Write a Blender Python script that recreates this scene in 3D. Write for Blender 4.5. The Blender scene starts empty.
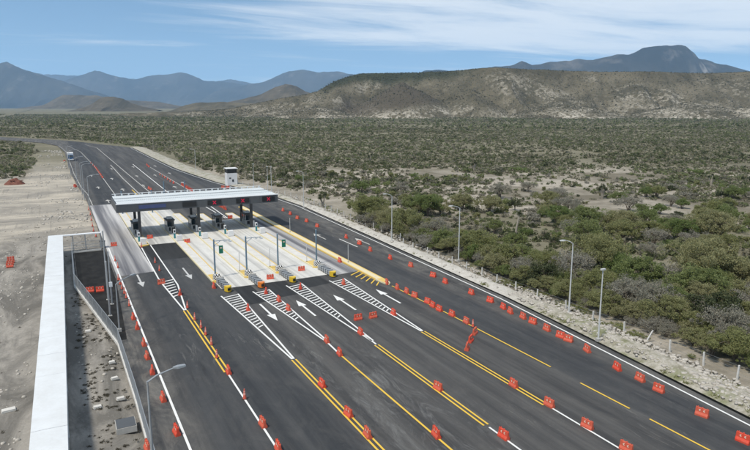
import bpy, math, random
import numpy as np
from mathutils import Vector, Matrix

R = math.radians
SC = bpy.context.scene
COL = SC.collection

# ------------------------------------------------------------------ camera
PITCH, YAW, CAM_H = 10.687, 27.11, 25.0
cam = bpy.data.cameras.new('camera')
cam.sensor_width = 36.0
cam.lens = 620.0 / 750.0 * 36.0
cam.clip_start, cam.clip_end = 0.5, 60000.0
cam_o = bpy.data.objects.new('camera', cam)
COL.objects.link(cam_o)
cam_o.location = (0, 0, CAM_H)
cam_o.rotation_euler = (R(90 - PITCH), 0, R(-YAW))
SC.camera = cam_o

# ------------------------------------------------------------------ sky and sun
SUN_EL, SUN_AZ = 60.0, 246.0          # azimuth clockwise from the road direction (+y): from the left, a little behind
w = bpy.data.worlds.new('World')
SC.world = w
w.use_nodes = True
nt = w.node_tree
nt.nodes.clear()
N, K = nt.nodes.new, nt.links.new
out = N('ShaderNodeOutputWorld'); bg = N('ShaderNodeBackground')
sky = N('ShaderNodeTexSky'); sky.sky_type = 'NISHITA'; sky.sun_disc = False
sky.sun_elevation = R(SUN_EL); sky.sun_rotation = R(SUN_AZ)
sky.altitude = 1500; sky.air_density = 1.0; sky.dust_density = 0.3; sky.ozone_density = 0.9
tc = N('ShaderNodeTexCoord'); sep = N('ShaderNodeSeparateXYZ'); K(tc.outputs['Generated'], sep.inputs[0])
def wmath(op, a, b=None):
    m = N('ShaderNodeMath'); m.operation = op
    for i, v in enumerate((a, b)):
        if v is None: continue
        if isinstance(v, (int, float)): m.inputs[i].default_value = v
        else: K(v, m.inputs[i])
    return m.outputs[0]
zs_ = wmath('ADD', wmath('MULTIPLY', wmath('MAXIMUM', sep.outputs[2], 0.0), 1.5), 0.125)   # clear upland air: deep blue almost down to the horizon
sv = N('ShaderNodeCombineXYZ'); K(sep.outputs[0], sv.inputs[0]); K(sep.outputs[1], sv.inputs[1]); K(zs_, sv.inputs[2])
vnm = N('ShaderNodeVectorMath'); vnm.operation = 'NORMALIZE'; K(sv.outputs[0], vnm.inputs[0]); K(vnm.outputs[0], sky.inputs['Vector'])
SKL = (7.0, 14.0, 52.0, 31.0)
zc = wmath('MAXIMUM', wmath('ADD', sep.outputs[2], 0.035), 0.02)
cx = wmath('DIVIDE', sep.outputs[0], zc); cy = wmath('DIVIDE', sep.outputs[1], zc)
comb = N('ShaderNodeCombineXYZ'); K(cx, comb.inputs[0]); K(cy, comb.inputs[1])
mp = N('ShaderNodeMapping'); mp.inputs['Rotation'].default_value = (0, 0, R(34)); mp.inputs['Scale'].default_value = (0.30, 0.75, 1)
mp.inputs['Location'].default_value = (SKL[0], SKL[1], 0)
K(comb.outputs[0], mp.inputs[0])
n1 = N('ShaderNodeTexNoise'); n1.inputs['Scale'].default_value = 1.0; n1.inputs['Detail'].default_value = 10; n1.inputs['Roughness'].default_value = 0.66
n1.inputs['Distortion'].default_value = 0.5
K(mp.outputs[0], n1.inputs['Vector'])
n2 = N('ShaderNodeTexNoise'); n2.inputs['Scale'].default_value = 0.16; n2.inputs['Detail'].default_value = 2
mp2 = N('ShaderNodeMapping'); mp2.inputs['Location'].default_value = (SKL[2], SKL[3], 0); K(comb.outputs[0], mp2.inputs[0])
K(mp2.outputs[0], n2.inputs['Vector'])
cl = wmath('ADD', n1.outputs[0], wmath('MULTIPLY', wmath('SUBTRACT', n2.outputs[0], 0.5), 1.3))
mr = N('ShaderNodeMapRange'); mr.interpolation_type = 'SMOOTHSTEP'
mr.inputs[1].default_value = 0.37; mr.inputs[2].default_value = 0.72; mr.inputs[3].default_value = 0.0; mr.inputs[4].default_value = 0.7
K(cl, mr.inputs[0])
mix = N('ShaderNodeMix'); mix.data_type = 'RGBA'
K(mr.outputs[0], mix.inputs[0]); tint = N('ShaderNodeMix'); tint.data_type = 'RGBA'; tint.blend_type = 'MULTIPLY'; tint.inputs[0].default_value = 1.0; tint.inputs[7].default_value = (0.93, 1.04, 0.95, 1)
K(sky.outputs[0], tint.inputs[6]); K(tint.outputs[2], mix.inputs[6]); mix.inputs[7].default_value = (6.0, 6.2, 6.3, 1)
K(mix.outputs[2], bg.inputs[0]); bg.inputs[1].default_value = 0.14
K(bg.outputs[0], out.inputs[0])

sl = bpy.data.lights.new('sun', 'SUN'); sl.energy = 3.1; sl.angle = R(7.0); sl.color = (1.0, 0.93, 0.82)
so = bpy.data.objects.new('sun', sl); COL.objects.link(so)
sd = Vector((math.sin(R(SUN_AZ)) * math.cos(R(SUN_EL)), math.cos(R(SUN_AZ)) * math.cos(R(SUN_EL)), math.sin(R(SUN_EL))))
so.rotation_euler = (-sd).to_track_quat('-Z', 'Y').to_euler(); so.location = (-60, -40, 80)

SC.view_settings.view_transform = 'Standard'
SC.view_settings.look = 'None'
SC.view_settings.exposure = 0.36
SC.view_settings.gamma = 1.0
SC.cycles.max_bounces = 5
SC.cycles.diffuse_bounces = 3
SC.cycles.volume_bounces = 2
SC.cycles.transparent_max_bounces = 6

# ------------------------------------------------------------------ numpy noise
def _h(ix, iy, s):
    n = (ix.astype(np.int64) * 374761393 + iy.astype(np.int64) * 668265263 + s * 1442695041) & 0xFFFFFFFF
    n = ((n ^ (n >> 13)) * 1274126177) & 0xFFFFFFFF
    return ((n ^ (n >> 16)) & 0xFFFF) / 65535.0
def vn(x, y, s=0):
    x = np.asarray(x, float); y = np.asarray(y, float)
    ix, iy = np.floor(x), np.floor(y); fx, fy = x - ix, y - iy
    fx = fx * fx * (3 - 2 * fx); fy = fy * fy * (3 - 2 * fy)
    a, b, c, d = _h(ix, iy, s), _h(ix + 1, iy, s), _h(ix, iy + 1, s), _h(ix + 1, iy + 1, s)
    return (a * (1 - fx) + b * fx) * (1 - fy) + (c * (1 - fx) + d * fx) * fy
def fbm(x, y, o=4, s=0):
    t, a, m = 0.0, 0.5, 0.0
    for i in range(o):
        t = t + a * vn(x * 2 ** i, y * 2 ** i, s + i * 17); m += a; a *= 0.5
    return t / m
def sstep(a, b, x):
    t = np.clip((x - a) / (b - a), 0, 1); return t * t * (3 - 2 * t)
SY, CY = math.sin(R(YAW)), math.cos(R(YAW))
def uc(x, y): return x * CY - y * SY, x * SY + y * CY      # across / along the valley axis that runs towards the hills
def xy(u, c): return u * CY + c * SY, -u * SY + c * CY

# ------------------------------------------------------------------ materials
MATS = {}
class Sh:
    """small helper around one procedural material"""
    def __init__(s, name, rough=0.8, metal=0.0, spec=0.3):
        s.m = bpy.data.materials.new(name); s.m.use_nodes = True; s.t = s.m.node_tree
        s.b = s.t.nodes['Principled BSDF']
        s.b.inputs['Roughness'].default_value = rough; s.b.inputs['Metallic'].default_value = metal
        s.b.inputs['Specular IOR Level'].default_value = spec
        MATS[name] = s.m
        s._tc = s.t.nodes.new('ShaderNodeTexCoord')
    def n(s, t): return s.t.nodes.new(t)
    def link(s, a, b): s.t.links.new(a, b)
    def noise(s, scale, detail=4, rough=0.55, sc=(1, 1, 1), world=False, loc=(0, 0, 0), dist=0.0):
        mp = s.n('ShaderNodeMapping'); mp.inputs['Scale'].default_value = sc; mp.inputs['Location'].default_value = loc
        if world:
            g = s.n('ShaderNodeNewGeometry'); s.link(g.outputs['Position'], mp.inputs[0])
        else: s.link(s._tc.outputs['Object'], mp.inputs[0])
        n = s.n('ShaderNodeTexNoise'); n.inputs['Scale'].default_value = scale; n.inputs['Detail'].default_value = detail
        n.inputs['Roughness'].default_value = rough; n.inputs['Distortion'].default_value = dist
        s.link(mp.outputs[0], n.inputs['Vector']); return n.outputs[0]
    def rng(s, v, a, b, c=0.0, d=1.0):
        m = s.n('ShaderNodeMapRange'); m.inputs[1].default_value = a; m.inputs[2].default_value = b
        m.inputs[3].default_value = c; m.inputs[4].default_value = d; s.link(v, m.inputs[0]); return m.outputs[0]
    def mix(s, f, a, b, mode='MIX'):
        m = s.n('ShaderNodeMix'); m.data_type = 'RGBA'; m.blend_type = mode
        for i, v in ((0, f), (6, a), (7, b)):
            if isinstance(v, (int, float)): m.inputs[i].default_value = v
            elif isinstance(v, tuple): m.inputs[i].default_value = (*v, 1)
            else: s.link(v, m.inputs[i])
        return m.outputs[2]
    def math(s, op, a, b=0.0):
        m = s.n('ShaderNodeMath'); m.operation = op
        for i, v in ((0, a), (1, b)):
            if isinstance(v, (int, float)): m.inputs[i].default_value = v
            else: s.link(v, m.inputs[i])
        return m.outputs[0]
    def attr(s, name):
        a = s.n('ShaderNodeAttribute'); a.attribute_name = name; return a
    def color(s, c):
        if isinstance(c, tuple): s.b.inputs['Base Color'].default_value = (*c, 1)
        else: s.link(c, s.b.inputs['Base Color'])
    def bump(s, h, strength=0.4, dist=0.05):
        b = s.n('ShaderNodeBump'); b.inputs['Strength'].default_value = strength; b.inputs['Distance'].default_value = dist
        s.link(h, b.inputs['Height']); s.link(b.outputs[0], s.b.inputs['Normal'])

def worn(name, col, dirt, amount=0.35, scale=3.0, rough=0.6, metal=0.0, spec=0.4):
    s = Sh(name, rough, metal, spec)
    a = s.noise(scale, 5, 0.65, world=True); b = s.noise(scale * 6, 3, 0.6, world=True)
    f = s.rng(s.math('ADD', a, s.math('MULTIPLY', b, 0.4)), 0.55, 0.95, 0.0, amount)
    s.color(s.mix(f, col, dirt)); return s
worn('orange_plastic', (0.62, 0.050, 0.022), (0.42, 0.16, 0.10), 0.45, 2.2, 0.55)
s = MATS['orange_plastic'].node_tree; bs = s.nodes['Principled BSDF']; old = bs.inputs['Base Color'].links[0].from_socket
oi = s.nodes.new('ShaderNodeObjectInfo'); mx = s.nodes.new('ShaderNodeMix'); mx.data_type = 'RGBA'; mr_ = s.nodes.new('ShaderNodeMapRange')
mr_.inputs[3].default_value = 0.0; mr_.inputs[4].default_value = 0.75; s.links.new(oi.outputs['Random'], mr_.inputs[0]); s.links.new(mr_.outputs[0], mx.inputs[0])
s.links.new(old, mx.inputs[6]); mx.inputs[7].default_value = (0.50, 0.115, 0.065, 1); s.links.new(mx.outputs[2], bs.inputs['Base Color'])
worn('faded_orange', (0.60, 0.085, 0.045), (0.55, 0.25, 0.2), 0.5, 2.5, 0.6)
worn('collar_pink', (0.72, 0.36, 0.30), (0.6, 0.2, 0.15), 0.5, 4, 0.5)
worn('reflective_white', (0.70, 0.56, 0.45), (0.5, 0.3, 0.22), 0.6, 6, 0.5)
worn('white_paint_metal', (0.80, 0.81, 0.81), (0.62, 0.61, 0.58), 0.25, 0.35, 0.45)
worn('white_roofing', (0.64, 0.66, 0.665), (0.50, 0.50, 0.485), 0.55, 0.6, 0.5)
worn('roof_sheet', (0.60, 0.635, 0.64), (0.48, 0.50, 0.50), 0.5, 0.5, 0.4, 0.0)
worn('galvanized', (0.42, 0.44, 0.45), (0.30, 0.30, 0.29), 0.5, 1.5, 0.45, 0.6)
worn('pale_pole', (0.55, 0.56, 0.55), (0.40, 0.39, 0.37), 0.4, 1.5, 0.5, 0.1)
worn('blue_steel', (0.15, 0.24, 0.31), (0.16, 0.18, 0.2), 0.5, 1.5, 0.45, 0.3)
worn('fascia_grey', (0.080, 0.086, 0.092), (0.060, 0.063, 0.066), 0.6, 0.4, 0.5)
worn('dark_steel', (0.05, 0.052, 0.055), (0.10, 0.095, 0.09), 0.5, 1.2, 0.5, 0.3)
worn('soffit', (0.45, 0.46, 0.46), (0.35, 0.35, 0.34), 0.4, 0.5, 0.6)
worn('sign_blue', (0.05, 0.07, 0.17), (0.09, 0.11, 0.2), 0.6, 1.2, 0.5)
worn('black_panel', (0.012, 0.014, 0.016), (0.03, 0.03, 0.03), 0.5, 2, 0.35)
worn('concrete_grey', (0.42, 0.41, 0.38), (0.27, 0.26, 0.24), 0.6, 1.0, 0.85, 0, 0.2)
worn('concrete_pale', (0.60, 0.585, 0.55), (0.42, 0.40, 0.36), 0.6, 0.8, 0.85, 0, 0.2)
worn('yellow_paint', (0.66, 0.44, 0.075), (0.50, 0.42, 0.26), 0.6, 1.3, 0.6)
worn('cream_paint', (0.66, 0.58, 0.36), (0.52, 0.48, 0.38), 0.5, 1.3, 0.6)
worn('yellow_plastic', (0.70, 0.46, 0.02), (0.35, 0.25, 0.05), 0.5, 3, 0.5)
worn('orange_nose', (0.72, 0.20, 0.02), (0.4, 0.15, 0.05), 0.5, 3, 0.5)
worn('white_wall', (0.68, 0.68, 0.67), (0.52, 0.50, 0.47), 0.3, 0.7, 0.7)
worn('cabinet_white', (0.72, 0.73, 0.73), (0.5, 0.5, 0.48), 0.4, 1.5, 0.5)
worn('teal', (0.03, 0.22, 0.24), (0.10, 0.2, 0.2), 0.4, 3, 0.5)
worn('sign_green', (0.01, 0.17, 0.10), (0.04, 0.15, 0.10), 0.4, 3, 0.45)
worn('rubber', (0.02, 0.02, 0.02), (0.08, 0.075, 0.07), 0.6, 3, 0.8)
worn('rust_earth', (0.13, 0.045, 0.03), (0.24, 0.11, 0.075), 0.8, 1.0, 0.9)
worn('truck_blue', (0.03, 0.10, 0.22), (0.1, 0.12, 0.15), 0.4, 2, 0.35)
worn('bark', (0.10, 0.08, 0.06), (0.16, 0.14, 0.11), 0.6, 3, 0.9)
worn('pale_bark', (0.30, 0.27, 0.22), (0.17, 0.15, 0.12), 0.6, 3, 0.9)
worn('stone', (0.47, 0.44, 0.39), (0.25, 0.23, 0.2), 0.8, 1.3, 0.9, 0, 0.2)
s = Sh('glass', 0.08, 0.0, 0.6); s.color((0.02, 0.03, 0.035))
s = Sh('lamp_lens', 0.3); s.color((0.6, 0.6, 0.58))
s = Sh('red_led', 0.4); s.color((0.42, 0.012, 0.04)); s.b.inputs['Emission Color'].default_value = (0.9, 0.02, 0.09, 1); s.b.inputs['Emission Strength'].default_value = 0.12
s = Sh('checker', 0.6)
ck = s.n('ShaderNodeTexChecker'); ck.inputs['Scale'].default_value = 4.4; s.link(s._tc.outputs['Object'], ck.inputs['Vector'])
ck.inputs[1].default_value = (0.74, 0.74, 0.72, 1); ck.inputs[2].default_value = (0.02, 0.02, 0.02, 1); s.color(ck.outputs[0])

# paint on the road, worn through in places
def paint(name, col, lo, hi):
    s = Sh(name, 0.75, 0, 0.25)
    f = s.rng(s.noise(2.6, 6, 0.7, world=True), lo, hi)
    s.color(s.mix(f, col, (0.10, 0.10, 0.10)))
paint('line_white', (0.68, 0.68, 0.66), 0.56, 0.90)
paint('line_yellow', (0.66, 0.43, 0.06), 0.58, 0.9)
paint('line_dull', (0.48, 0.48, 0.47), 0.50, 0.85)
paint('line_worn', (0.52, 0.51, 0.47), 0.42, 0.75)

# asphalt: older grey mix with streaks along the lanes, dust on the shoulders, smoother dark mat on both outer carriageways
s = Sh('asphalt', 0.85, 0, 0.25)
g = s.n('ShaderNodeNewGeometry'); sp = s.n('ShaderNodeSeparateXYZ'); s.link(g.outputs['Position'], sp.inputs[0])
st = s.noise(1.0, 6, 0.62, (0.55, 0.018, 1), True)
st2 = s.noise(1.0, 5, 0.6, (2.2, 0.05, 1), True, (3, 7, 0))
pt = s.noise(0.09, 5, 0.6, (1, 0.5, 1), True, dist=0.6)
fine = s.noise(9.0, 3, 0.7, (1, 1, 1), True)
old = s.mix(s.rng(st, 0.36, 0.66), (0.044, 0.044, 0.045), (0.098, 0.096, 0.092))
old = s.mix(s.rng(st2, 0.50, 0.75, 0, 0.5), old, (0.034, 0.036, 0.039))
new = s.mix(s.rng(st, 0.4, 0.62), (0.032, 0.035, 0.039), (0.060, 0.062, 0.064))
wob = s.math('ADD', sp.outputs[0], s.math('MULTIPLY', s.math('SUBTRACT', pt, 0.5), 1.2))
isnew = s.math('MAXIMUM', s.math('MULTIPLY', s.rng(wob, 41.2, 42.0), s.rng(wob, 47.6, 46.6)), s.math('MULTIPLY', s.rng(wob, 8.3, 9.2), s.rng(wob, 19.6, 18.6)))
c = s.mix(isnew, old, new)
shoulder = s.math('MAXIMUM', s.rng(sp.outputs[0], 8.6, 6.0), s.math('MULTIPLY', s.rng(sp.outputs[0], 46.5, 49.5), 0.55))
dust = s.math('MULTIPLY', s.rng(s.noise(0.5, 6, 0.7, (1, 0.45, 1), True, dist=0.8), 0.44, 0.72), s.math('ADD', s.math('MULTIPLY', shoulder, 0.75), 0.13))
c = s.mix(dust, c, (0.22, 0.205, 0.18))
mid = s.math('MULTIPLY', s.math('MULTIPLY', s.rng(sp.outputs[0], 18, 22), s.rng(sp.outputs[0], 31, 26)), s.rng(sp.outputs[1], 66, 50))
mark = s.math('MULTIPLY', s.rng(s.noise(0.7, 7, 0.75, (1, 0.22, 1), True, (9, 2, 0), 1.2), 0.50, 0.66), s.math('MULTIPLY', mid, 0.6))
c = s.mix(mark, c, (0.20, 0.20, 0.195))
c = s.mix(s.rng(fine, 0.3, 0.7, 0.0, 0.22), c, (0.02, 0.02, 0.02))
drip = s.math('MULTIPLY', s.rng(s.noise(1.6, 5, 0.7, (1, 0.10, 1), True, (21, 4, 0), 0.4), 0.60, 0.72, 0, 0.55), s.rng(s.noise(0.3, 3, 0.5, (1, 0.3, 1), True, (2, 8, 0)), 0.42, 0.6))
c = s.mix(drip, c, (0.022, 0.022, 0.023))
scuff = s.math('MULTIPLY', s.rng(s.noise(1.2, 8, 0.78, (1, 0.16, 1), True, (31, 12, 0), 1.5), 0.56, 0.66, 0, 0.5), s.rng(s.noise(0.12, 3, 0.5, (1, 0.6, 1), True, (7, 1, 0)), 0.48, 0.62))
c = s.mix(scuff, c, (0.19, 0.185, 0.17))
s.color(c); s.bump(fine, 0.25, 0.02)
s = Sh('fresh_asphalt', 0.8, 0, 0.3)
s.color(s.mix(s.rng(s.noise(1.0, 5, 0.6, (0.9, 0.07, 1), True), 0.35, 0.7), (0.015, 0.0155, 0.016), (0.032, 0.033, 0.033)))

s = Sh('bay_asphalt', 0.85, 0, 0.2)
s.color(s.mix(s.rng(s.noise(0.6, 6, 0.65, (1, 0.6, 1), True), 0.4, 0.65), (0.009, 0.0085, 0.008), (0.024, 0.023, 0.021)))

# concrete lanes with tyre marks
s = Sh('lane_concrete', 0.85, 0, 0.25)
tr = s.noise(1.0, 5, 0.6, (0.75, 0.012, 1), True, (1.7, 0, 0)); tr2 = s.noise(1.0, 5, 0.65, (2.6, 0.05, 1), True)
pt = s.noise(0.35, 5, 0.65, (1, 0.5, 1), True)
c = s.mix(s.rng(pt, 0.3, 0.7), (0.62, 0.61, 0.575), (0.50, 0.49, 0.455))
c = s.mix(s.rng(tr, 0.46, 0.64, 0, 0.62), c, (0.19, 0.187, 0.182))
c = s.mix(s.rng(tr2, 0.55, 0.8, 0, 0.5), c, (0.22, 0.22, 0.22))
s.color(c)
s = Sh('lane_concrete_tracked', 0.85, 0, 0.25)
tr = s.noise(1.0, 4, 0.5, (0.55, 0.010, 1), True, (0.9, 0, 0)); tr2 = s.noise(1.0, 5, 0.65, (2.2, 0.04, 1), True)
c = s.mix(s.rng(tr, 0.36, 0.56, 0, 1), (0.50, 0.49, 0.475), (0.12, 0.12, 0.13))
c = s.mix(s.rng(tr2, 0.5, 0.8, 0, 0.5), c, (0.14, 0.14, 0.145))
s.color(c)

# ground: pale limestone soil; the yard beside the plaza is graded grey-tan dirt
s = Sh('soil', 0.95, 0, 0.1)
zone = s.attr('zone'); zs = s.n('ShaderNodeSeparateColor'); s.link(zone.outputs['Color'], zs.inputs[0])
a = s.noise(0.035, 7, 0.62, (1, 1, 1), True, dist=0.4); b = s.noise(0.45, 6, 0.65, (1, 1, 1), True); d = s.noise(3.5, 4, 0.7, (1, 1, 1), True)
des = s.mix(s.rng(a, 0.40, 0.60), (0.16, 0.142, 0.105), (0.41, 0.37, 0.31))
des = s.mix(s.rng(b, 0.48, 0.70, 0, 0.7), des, (0.17, 0.15, 0.115))
tan = s.mix(s.rng(s.noise(0.045, 7, 0.68, (0.6, 1.3, 1), True, (5, 5, 0), 0.8), 0.42, 0.58), (0.50, 0.45, 0.37), (0.29, 0.268, 0.232))
grey = s.mix(s.rng(s.noise(0.22, 7, 0.7, (1, 0.35, 1), True, dist=0.7), 0.42, 0.6), (0.145, 0.137, 0.122), (0.335, 0.312, 0.275))
yard = s.mix(zs.outputs[2], tan, grey)
yard = s.mix(s.rng(b, 0.52, 0.72, 0, 0.45), yard, (0.17, 0.16, 0.145))
yard = s.mix(s.rng(d, 0.60, 0.72, 0, 0.5), yard, (0.42, 0.40, 0.37))
rut = s.math('MULTIPLY', s.rng(s.noise(1.0, 4, 0.55, (1.5, 0.025, 1), True, (2, 6, 0), 0.25), 0.56, 0.66, 0, 0.5), s.rng(s.noise(0.06, 3, 0.5, (1, 1, 1), True, (4, 4, 0)), 0.45, 0.6))
yard = s.mix(rut, yard, (0.12, 0.115, 0.105))
rut2 = s.math('MULTIPLY', s.rng(s.noise(1.0, 5, 0.6, (0.03, 0.5, 1), True, (8, 3, 0), 0.4), 0.54, 0.66, 0, 0.55), s.math('SUBTRACT', 1.0, zs.outputs[2]))
yard = s.mix(rut2, yard, (0.19, 0.175, 0.15))
c = s.mix(zs.outputs[0], des, yard)
scr = s.mix(s.rng(s.noise(0.02, 6, 0.6, (1, 1, 1), True), 0.4, 0.6), (0.130, 0.124, 0.078), (0.195, 0.180, 0.122))
c = s.mix(zs.outputs[1], c, scr)
c = s.mix(s.rng(d, 0.3, 0.7, 0, 0.28), c, (0.10, 0.09, 0.075))
s.color(c); s.bump(s.math('ADD', b, s.math('MULTIPLY', d, 0.3)), 0.6, 0.25)

# hill: dry brown scrub over pale rock
s = Sh('hillside', 0.95, 0, 0.1)
pa = s.attr('zone'); zs = s.n('ShaderNodeSeparateColor'); s.link(pa.outputs['Color'], zs.inputs[0])
a = s.noise(0.010, 8, 0.66, (1, 1, 1), True, dist=0.5); b = s.noise(0.10, 5, 0.7, (1, 1, 1), True)
c = s.mix(s.rng(a, 0.38, 0.62), (0.070, 0.062, 0.040), (0.132, 0.114, 0.076))
pale = s.math('MULTIPLY', s.rng(s.math('ADD', b, s.math('MULTIPLY', s.math('SUBTRACT', a, 0.5), 0.7)), 0.49, 0.62), zs.outputs[0])
c = s.mix(pale, c, (0.42, 0.385, 0.32))
c = s.mix(s.rng(s.noise(0.16, 3, 0.7, (1, 1, 1), True, (40, 3, 0)), 0.56, 0.66, 0, 0.75), c, (0.055, 0.058, 0.035))
c = s.mix(zs.outputs[1], c, (0.04, 0.044, 0.024)); c = s.mix(s.math('MULTIPLY', zs.outputs[2], 0.75), c, (0.075, 0.062, 0.045))
s.color(c); s.bump(b, 0.7, 3.0)
def rockmat(name, c1, c2, c3, sc=0.002):
    s = Sh(name, 0.95, 0, 0.1)
    a = s.noise(sc, 8, 0.65, (1, 1, 1), True); b = s.noise(sc * 3, 6, 0.7, (1, 1, 0.4), True, (3, 9, 1))
    c = s.mix(s.rng(a, 0.38, 0.62), c1, c2)
    c = s.mix(s.rng(b, 0.56, 0.68, 0, 0.6), c, c3)
    s.color(s.mix(s.math('MULTIPLY', s.attr('zone').outputs['Fac'], s.rng(b, .35, .55)), c, (0.50, 0.46, 0.42)))
rockmat('mountain_rock', (0.014, 0.018, 0.018), (0.050, 0.050, 0.044), (0.15, 0.135, 0.12), 0.0009)
rockmat('brown_hill', (0.060, 0.055, 0.040), (0.115, 0.098, 0.070), (0.20, 0.17, 0.13), 0.006)

def leafmat(name, c1, c2, c3, transl=0.25, attr=False):
    s = Sh(name, 0.65, 0, 0.25)
    oi = s.n('ShaderNodeObjectInfo'); ge = s.n('ShaderNodeNewGeometry')
    if attr: base = s.attr('tint').outputs['Color']
    else: base = s.mix(s.rng(oi.outputs['Random'], 0.15, 0.85), c1, c2)
    c = s.mix(s.rng(ge.outputs['Random Per Island'], 0.0, 1.0, 0.0, 0.55), base, c3 if not attr else s.mix(0.45, base, (0.03, 0.03, 0.018)))
    s.color(c)
    tr = s.n('ShaderNodeBsdfTranslucent'); s.link(c, tr.inputs[0])
    ms = s.n('ShaderNodeMixShader'); ms.inputs[0].default_value = transl
    s.link(s.b.outputs[0], ms.inputs[1]); s.link(tr.outputs[0], ms.inputs[2])
    s.link(ms.outputs[0], s.t.nodes['Material Output'].inputs[0])
leafmat('leaf_olive', (0.285, 0.295, 0.125), (0.370, 0.350, 0.190), (0.150, 0.160, 0.062), .5)
leafmat('leaf_green', (0.200, 0.255, 0.085), (0.275, 0.300, 0.125), (0.105, 0.136, 0.045), .5)
leafmat('leaf_grey', (0.300, 0.285, 0.225), (0.345, 0.325, 0.270), (0.175, 0.165, 0.125), .4)
leafmat('leaf_dark', (0.070, 0.085, 0.036), (0.100, 0.110, 0.055), (0.034, 0.042, 0.018))
leafmat('leaf_dry', (0.085, 0.075, 0.052), (0.12, 0.105, 0.075), (0.05, 0.045, 0.032))
leafmat('leaf_scrub', None, None, None, 0.4, True)

# ------------------------------------------------------------------ mesh builder
class MB:
    def __init__(s): s.v, s.f = [], []
    def add(s, vs, fs):
        o = len(s.v); s.v += [tuple(p) for p in vs]; s.f += [tuple(i + o for i in f) for f in fs]; return s
    def box(s, x0, x1, y0, y1, z0, z1):
        return s.add([(x0, y0, z0), (x1, y0, z0), (x1, y1, z0), (x0, y1, z0), (x0, y0, z1), (x1, y0, z1), (x1, y1, z1), (x0, y1, z1)],
                     [(3, 2, 1, 0), (4, 5, 6, 7), (0, 1, 5, 4), (1, 2, 6, 5), (2, 3, 7, 6), (3, 0, 4, 7)])
    def loft(s, rings, cap=True):
        n = len(rings[0]); vs = [p for r in rings for p in r]; fs = []
        for i in range(len(rings) - 1):
            for j in range(n):
                fs.append((i * n + j, i * n + (j + 1) % n, (i + 1) * n + (j + 1) % n, (i + 1) * n + j))
        if cap: fs += [tuple(range(n))[::-1], tuple((len(rings) - 1) * n + j for j in range(n))]
        return s.add(vs, fs)
    def tube(s, pts, rad, n=8):
        pts = [Vector(p) for p in pts]
        if not isinstance(rad, (list, tuple)): rad = [rad] * len(pts)
        rings = []
        for i, p in enumerate(pts):
            d = (pts[min(i + 1, len(pts) - 1)] - pts[max(i - 1, 0)]).normalized()
            a = d.cross(Vector((0, 0, 1)) if abs(d.z) < 0.9 else Vector((1, 0, 0))).normalized(); b = d.cross(a)
            rings.append([p + rad[i] * (math.cos(t) * a + math.sin(t) * b) for t in [2 * math.pi * k / n for k in range(n)]])
        return s.loft(rings)
    def cone(s, r0, r1, z0, z1, n=12, cx=0, cy=0):
        return s.loft([[(cx + r * math.cos(2 * math.pi * k / n), cy + r * math.sin(2 * math.pi * k / n), z) for k in range(n)] for r, z in ((r0, z0), (r1, z1))])
    def prism(s, poly, z0, z1):
        return s.loft([[(x, y, z0) for x, y in poly], [(x, y, z1) for x, y in poly]])
    def flat(s, poly, z): return s.add([(x, y, z) for x, y in poly], [tuple(range(len(poly)))])
    def mesh(s, name, mat, smooth=False):
        me = bpy.data.meshes.new(name); me.from_pydata(s.v, [], s.f); me.validate(); me.update()
        me.materials.append(MATS[mat])
        if smooth: me.shade_smooth()
        return me
    def build(s, name, mat, parent=None, loc=(0, 0, 0), rz=0.0, smooth=False):
        return link(name, s.mesh(name, mat, smooth), parent, loc, rz)
def link(name, me, parent=None, loc=(0, 0, 0), rz=0.0):
    o = bpy.data.objects.new(name, me); COL.objects.link(o); o.parent = parent
    o.location = loc; o.rotation_euler = (0, 0, rz); return o
def tag(o, label=None, cat=None, group=None, kind=None):
    for k, v in (('label', label), ('category', cat), ('group', group), ('kind', kind)):
        if v: o[k] = v
    return o
def thing(name, label, cat, loc=(0, 0, 0), rz=0.0, group=None):
    return tag(link(name, None, None, loc, rz), label, cat, group)
def copy_tree(o, parent=None):
    c = o.copy(); COL.objects.link(c); c.parent = parent
    for ch in o.children: copy_tree(ch, c)
    return c
class Proto:
    """first placement uses the built thing itself, later ones copy it with its parts"""
    def __init__(s, root): s.root, s.used = root, False
    def put(s, x, y, rz, label, group, z=0.0, sc=None):
        if s.used: o = copy_tree(s.root)
        else: o = s.root; s.used = True
        o.location = (x, y, z); o.rotation_euler = (0, 0, rz); tag(o, label, None, group)
        if sc: o.scale = sc
        return o
def np_mesh(name, v, tri, mat, col=None, colname='tint'):
    me = bpy.data.meshes.new(name)
    v = np.asarray(v, np.float32); tri = np.asarray(tri, np.int32); k = tri.shape[1]
    me.vertices.add(len(v)); me.vertices.foreach_set('co', v.ravel())
    me.loops.add(tri.size); me.loops.foreach_set('vertex_index', tri.ravel())
    me.polygons.add(len(tri)); me.polygons.foreach_set('loop_start', np.arange(0, tri.size, k, dtype=np.int32))
    if col is not None:
        at = me.color_attributes.new(colname, 'FLOAT_COLOR', 'POINT')
        at.data.foreach_set('color', np.concatenate([col, np.ones((len(v), 1))], 1).astype(np.float32).ravel())
    me.update(calc_edges=True); me.materials.append(MATS[mat]); return me
def grid_mesh(name, X, Y, Z, mat, zone=None, smooth=True):
    n, m = X.shape; idx = np.arange(n * m).reshape(n, m)
    q = np.stack([idx[:-1, :-1], idx[1:, :-1], idx[1:, 1:], idx[:-1, 1:]], -1).reshape(-1, 4)
    me = np_mesh(name, np.stack([X, Y, Z], -1).reshape(-1, 3), q, mat, None if zone is None else zone.reshape(-1, 3), 'zone')
    if smooth: me.shade_smooth()
    return me

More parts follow.
